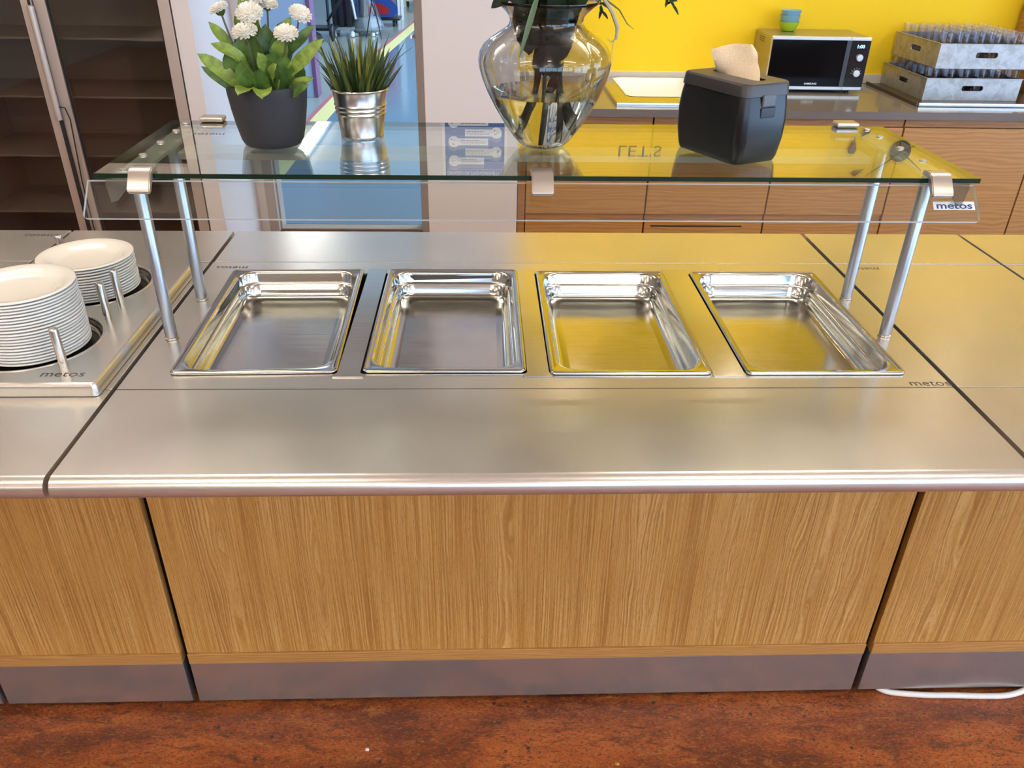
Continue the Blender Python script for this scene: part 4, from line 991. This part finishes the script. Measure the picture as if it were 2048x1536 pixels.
for zc, sd in rowsP:
    cx = -.129 if sd < 0 else .075
    lb = MB()
    if sd < 0: fl(lb, cx, cx + .165 - (.02 if zc > 1.88 else 0), zc - .016, zc + .016, YP - .0018)
    else: fl(lb, cx - .150, cx, zc - .016, zc + .016, YP - .0018)
    lbo = obj('caption_box', lb, M_PW, t, smooth=False)
    cc = MB().lathe([(.0265, 0), (.0265, .0004)], 40); cc.xf(Matrix.Translation((cx, YP - .0019, zc)) @ Matrix.Rotation(radians(90), 4, 'X')); obj('picture_circle', cc, M_PW, t)
    ic = MB()
    for k in range(3):
        a = random.uniform(0, 6); ox, oz = random.uniform(-.011, .011), random.uniform(-.012, .012); rr = random.uniform(.004, .008)
        q = MB().lathe([(rr, 0), (rr, .0003)], 14); q.v = [(p[0], p[1] * random.choice((.4, .55)), p[2]) for p in q.v]
        q.xf(Matrix.Translation((cx + ox, YP - .0024, zc + oz)) @ Matrix.Rotation(a, 4, 'Y') @ Matrix.Rotation(radians(90), 4, 'X')); ic.add(q.v, q.f)
    obj('pictogram', ic, M_PG, t)
    pr = MB()
    for k in range(2):
        x = (cx + .034) if sd < 0 else cx - .143; xe = (cx + .150 - (.02 if zc > 1.88 else 0)) if sd < 0 else cx - .034
        if k: xe -= .025
        while x < xe:
            w = min(random.uniform(.006, .018), xe - x); fl(pr, x, x + w, zc + .003 - k * .011, zc + .0075 - k * .011, YP - .0021); x += w + .003
    obj('caption_print', pr, M_PG, t, smooth=False)

# ------------------------------------------------------------------ fridge
fz = thing('display_fridge', 'tall drinks fridge with two brown glass doors and aluminium frames', 'fridge', (-1.98, 4.4, 0))
FX0, FX1 = -2.62, -1.402
M_FIN = P('brown fridge lining', (.40, .36, .32), .6)
cb = MB()
cb.box(FX0, FX0 + .03, 4.115, 4.70, .05, 2.05); cb.box(FX1 - .03, FX1, 4.115, 4.70, .05, 2.05); cb.box(FX0 + .031, FX1 - .031, 4.67, 4.70, .05, 2.05)
cb.box(FX0 + .031, FX1 - .031, 4.115, 4.669, .05, .10); cb.box(FX0 + .031, FX1 - .031, 4.115, 4.669, 2.0, 2.05)
obj('cabinet_shell', cb, M_FIN, fz)
for z in (.30, .592, .879, 1.146, 1.45, 1.75):
    obj('shelf', MB().box(FX0 + .035, FX1 - .035, 4.20, 4.66, z - .010, z, .002), P('pale shelf', (.42, .40, .38), .5), fz)
def fdoor(x0, x1, hinge):
    mb = MB(); w = .052
    mb.box(x0, x0 + w, 4.062, 4.108, .08, 2.04, .003); mb.box(x1 - w, x1, 4.062, 4.108, .08, 2.04, .003)
    mb.box(x0 + w, x1 - w, 4.062, 4.108, .08, .16, .003); mb.box(x0 + w, x1 - w, 4.062, 4.108, 1.96, 2.04, .003)
    d = obj('door', mb, M_CHAMP, fz)
    obj('door_glass', MB().box(x0 + w + .0005, x1 - w - .0005, 4.078, 4.094, .1605, 1.9595), M_SMOKE, d)
    gk = MB()
    for a, b in ((x0 + w + .001, x0 + w + .006), (x1 - w - .006, x1 - w - .001)): gk.box(a, b, 4.070, 4.0775, .17, 1.95)
    obj('gasket', gk, M_DARK, d); return d
d1 = fdoor(FX0 + .004, -2.012, 'l'); d2 = fdoor(-2.006, FX1 - .002, 'r')
obj('door_handle', MB().tube([(-2.012, 4.040, .80), (-2.012, 4.040, 1.295)], .0145, 14), P('pale aluminium bar', (.62, .55, .50), .38, .5), d1)
obj('handle_slot', MB().box(-2.020, -2.004, 4.050, 4.0615, .15, .795, .001), M_DARK, d1)
hp = MB().tube([(-2.012, 4.058, 1.40), (-2.012, 4.036, 1.38), (-2.012, 4.036, 1.30)], .006, 8); obj('handle_pin', hp, M_DARK, d1)
obj('door_cable', MB().tube([(-2.000, 4.040, .86), (-1.975, 4.045, .855), (-1.965, 4.048, .80), (-1.972, 4.05, .70), (-1.985, 4.052, .5), (-1.985, 4.052, .2)], .003, 6), M_DARK, d2)

# ------------------------------------------------------------------ hall equipment (far away)
M_BLKM = P('black steel', (.012, .013, .016), .35); M_GREY = P('grey plastic', (.28, .30, .31), .4); M_RED = P('red plastic', (.36, .012, .018), .4); M_BLU = P('blue plastic', (.015, .06, .26), .35)
M_CHR = P('chrome tube', (.7, .75, .8), .2, 1.0); M_BAG = glassy('clear plastic bag', (.75, .78, .80), .25, 2.0)
t = thing('hand_truck', 'black hand truck with wheels in the hall behind the flowers', 'hand truck', (-2.55, 13.2, 0))
for x in (-2.52, -2.28): obj('upright', MB().tube([(x, 13.3, .10), (x, 13.35, 1.5)], .022, 10), M_BLKM, t)
obj('toe_plate', MB().box(-2.75, -2.15, 12.95, 13.35, .14, .18, .01), M_BLKM, t)
obj('crossbar', MB().box(-2.8, -2.3, 13.28, 13.36, .78, .90, .02), M_BLKM, t)
for x in (-2.62, -2.18):
    w = MB().lathe([(.03, -.03), (.10, -.03), (.12, -.015), (.12, .015), (.10, .03), (.03, .03)], 24); w.xf(Matrix.Translation((x, 12.95, .121)) @ Matrix.Rotation(radians(90), 4, 'Y')); obj('wheel', w, M_BLKM, t)
obj('lever', MB().tube([(-2.28, 13.2, .25), (-2.15, 13.1, .40), (-2.0, 13.1, .62)], .02, 8), M_BLKM, t)
bgm = MB(); bgm.lathe([(.02, .0), (.17, .0), (.21, .06), (.19, .15), (.10, .21), (.02, .22)], 18, (-2.46, 12.45, .001), True, True, 0, lambda a, z: 1 + .12 * sin(3 * a + 9 * z))
M_DRUM = P('black bag', (.012, .014, .016), .25)
tag(obj('refuse_bag', bgm, M_DRUM), 'small black refuse bag on the hall floor by the partition corner', 'bag')
t = thing('roll_stand', 'grey post with a white paper roll beside the partition corner', 'stand', (-2.22, 11.0, 0))
obj('post', MB().box(-2.26, -2.18, 10.96, 11.04, 0, 1.0, .005), M_GREY, t)
rl_ = MB().lathe([(.02, -.16), (.07, -.16), (.07, .16), (.02, .16)], 24); rl_.xf(Matrix.Translation((-2.22, 10.86, .93)) @ Matrix.Rotation(radians(90), 4, 'Y')); obj('paper_roll', rl_, M_LAMPBODY, t)
t = thing('panel_trolley', 'tall black panels standing on a low trolley in the hall', 'trolley', (-2.08, 13.6, 0))
obj('trolley_base', MB().box(-2.28, -1.92, 13.4, 13.9, .10, .14, .005), M_GREY, t)
for k in range(3): obj('panel', MB().box(-2.24 + k * .11, -2.18 + k * .11, 13.42, 13.88, .141, 1.5, .004), M_BLKM, t)
for x in (-2.24, -1.96):
    for y in (13.45, 13.85): obj('caster', MB().lathe([(.02, .0), (.04, .01), (.04, .06), (.015, .0995)], 12, (x, y, 0)), M_LAMPBODY, t)
t = thing('floor_machine', 'grey floor cleaning machine wrapped in clear plastic in the hall', 'machine', (-1.80, 13.6, 0))
obj('machine_base', MB().lathe([(.20, .06), (.24, .09), (.24, .14), (.16, .24), (.08, .26)], 24, (-1.78, 13.7, 0)), M_GREY, t)
obj('column', MB().lathe([(.07, .26), (.07, 1.3), (.05, 1.32)], 20, (-1.80, 13.7, 0)), P('grey metal', (.25, .26, .25), .3, .7), t)
for a in range(4): obj('caster', MB().lathe([(.02, 0), (.035, .01), (.035, .05), (.012, .062)], 10, (-1.78 + .18 * cos(a * pi / 2 + .7), 13.7 + .18 * sin(a * pi / 2 + .7), 0)), M_LAMPBODY, t)
wr = MB().lathe([(.26, .12), (.24, .22), (.17, .36), (.12, .52)], 20, (-1.76, 13.68, 0), False, False, 0, lambda a, z: 1 + .1 * sin(5 * a + 20 * z)); obj('plastic_wrap', wr, M_BAG, t)
obj('hose', MB().tube([(-1.9, 13.5, .25), (-1.93, 13.45, .5), (-1.98, 13.45, .62), (-1.97, 13.45, .9)], .018, 8), M_LAMPBODY, t)
t = thing('wire_stand', 'thin wire stand holding a clear plastic bag in the hall', 'stand', (-1.6, 13.3, 0))
for x0, x1, y in ((-1.73, -1.60, 13.3), (-1.49, -1.62, 13.2), (-1.55, -1.66, 13.7)): obj('leg', MB().tube([(x0, y, .0085), (x1, 13.4, .62), ((x0 + x1) / 2 - .02, 13.45, .95)], .009, 6), M_BLKM, t)
obj('plastic_bag', MB().lathe([(.02, .55), (.08, .62), (.10, .75), (.08, .95), (.09, 1.1)], 16, (-1.64, 13.4, 0), False, False, 0, lambda a, z: 1 + .15 * sin(4 * a + 11 * z)), M_BAG, t)
t = thing('bin_trolley', 'blue and red plastic bin trolley in the hall', 'trolley', (-1.78, 14.9, 0))
sd = [(0, .16), (.62, .16), (.70, .22), (.70, .32), (.60, .42), (.42, .50), (.34, .62), (.30, 1.2), (0, 1.2)]
obj('bin_shell', MB().loft([[(-2.07 + a, 14.7, z) for a, z in sd], [(-2.07 + a, 14.74, z) for a, z in sd]]), M_BLU, t)
obj('bin_panel', MB().box(-1.87, -1.47, 14.78, 15.2, .18, 1.2, .02), M_RED, t)
obj('bin_inset', MB().loft([[(-1.95 + a, 14.69, z) for a, z in ((0, .2), (.42, .2), (.46, .27), (.32, .36), (.0, .40))], [(-1.95 + a, 14.698, z) for a, z in ((0, .2), (.42, .2), (.46, .27), (.32, .36), (.0, .40))]]), M_RED, t)
obj('trolley_frame', MB().box(-2.07, -1.35, 14.75, 15.25, .10, .13, .005), M_BLKM, t)
for x in (-1.98, -1.45):
    for y in (14.82, 15.18):
        w = MB().lathe([(.01, -.02), (.05, -.02), (.05, .02), (.01, .02)], 14); w.xf(Matrix.Translation((x, y, .051)) @ Matrix.Rotation(radians(90), 4, 'Y')); obj('wheel', w, M_BLKM, t)
t = thing('grey_cabinet', 'grey cabinet with pale steel uprights in the hall', 'cabinet', (-1.45, 16.0, 0))
obj('cabinet_body', MB().box(-1.78, -1.48, 15.9, 16.5, .02, 1.4, .01), M_GREY, t)
for x in (-1.455, -1.395): obj('upright', MB().box(x - .022, x + .022, 15.86, 15.9, 0, 1.6, .003), M_LAMPBODY, t)
t = thing('pallet', 'wooden pallet on the far hall floor', 'pallet', (-1.30, 18.2, 0))
M_PAL = P('pale pallet wood', (.50, .40, .28), .7)
obj('deck', MB().box(-1.62, -.70, 18.0, 18.8, .11, .14), M_PAL, t)
for x in (-1.62, -1.22, -.82): obj('block', MB().box(x, x + .12, 18.0, 18.8, 0, .1095), M_PAL, t)
tag(obj('carton', MB().box(-1.50, -.95, 18.1, 18.6, .1405, .5, .004), P('brown cardboard', (.36, .25, .15), .75)), 'brown carton on the far pallet in the hall', 'box')
t = thing('cart', 'dark cart standing beside the far pallet in the hall', 'cart', (-1.72, 18.5, 0))
obj('cart_body', MB().box(-1.95, -1.70, 18.3, 19.0, .16, 1.0, .02), M_BLKM, t)
for y in (18.4, 18.9):
    w = MB().lathe([(.01, -.02), (.08, -.02), (.08, .02), (.01, .02)], 14); w.xf(Matrix.Translation((-1.76, y, .081)) @ Matrix.Rotation(radians(90), 4, 'Y')); obj('wheel', w, M_BLKM, t)

# ------------------------------------------------------------------ floor details in front
cbp = [(1.00, 1.348, .012), (1.03, 1.335, .0085), (1.11, 1.325, .0082), (1.19, 1.322, .0082), (1.27, 1.318, .0082), (1.33, 1.320, .0085), (1.38, 1.332, .014), (1.42, 1.345, .030), (1.47, 1.39, .03), (1.47, 1.5, .0085), (1.47, 1.9, .0085)]
sm_ = []
for i in range(len(cbp) - 1):
    for k in range(5):
        q = [Vector(cbp[max(0, min(len(cbp) - 1, i + d))]) for d in (-1, 0, 1, 2)]; s = k / 5
        sm_.append(.5 * ((2 * q[1]) + (-q[0] + q[2]) * s + (2 * q[0] - 5 * q[1] + 4 * q[2] - q[3]) * s * s + (-q[0] + 3 * q[1] - 3 * q[2] + q[3]) * s ** 3))
tag(obj('power_cable', MB().tube(sm_, .0075, 12), P('white cable', (.78, .74, .68), .4)), 'white power cable on the floor under the right counter', 'cable')
def crumb(x, y, r, m, lab):
    mb = MB(); bm = bmesh.new(); bmesh.ops.create_icosphere(bm, subdivisions=1, radius=r); rc = random.Random(int(x * 1e4))
    for v in bm.verts: v.co *= rc.uniform(.6, 1.2); v.co.z *= .6
    bmesh.ops.translate(bm, vec=(x, y, r * .5), verts=bm.verts[:]); tag(obj('crumb', mb.bm(bm), m), lab, 'crumb')
crumb(-.268, 1.205, .005, M_LAMPBODY, 'white crumb on the red floor, left of the middle')
crumb(.31, 1.155, .006, P('brown scrap', (.45, .22, .05), .6), 'brown scrap on the red floor, right of the middle')
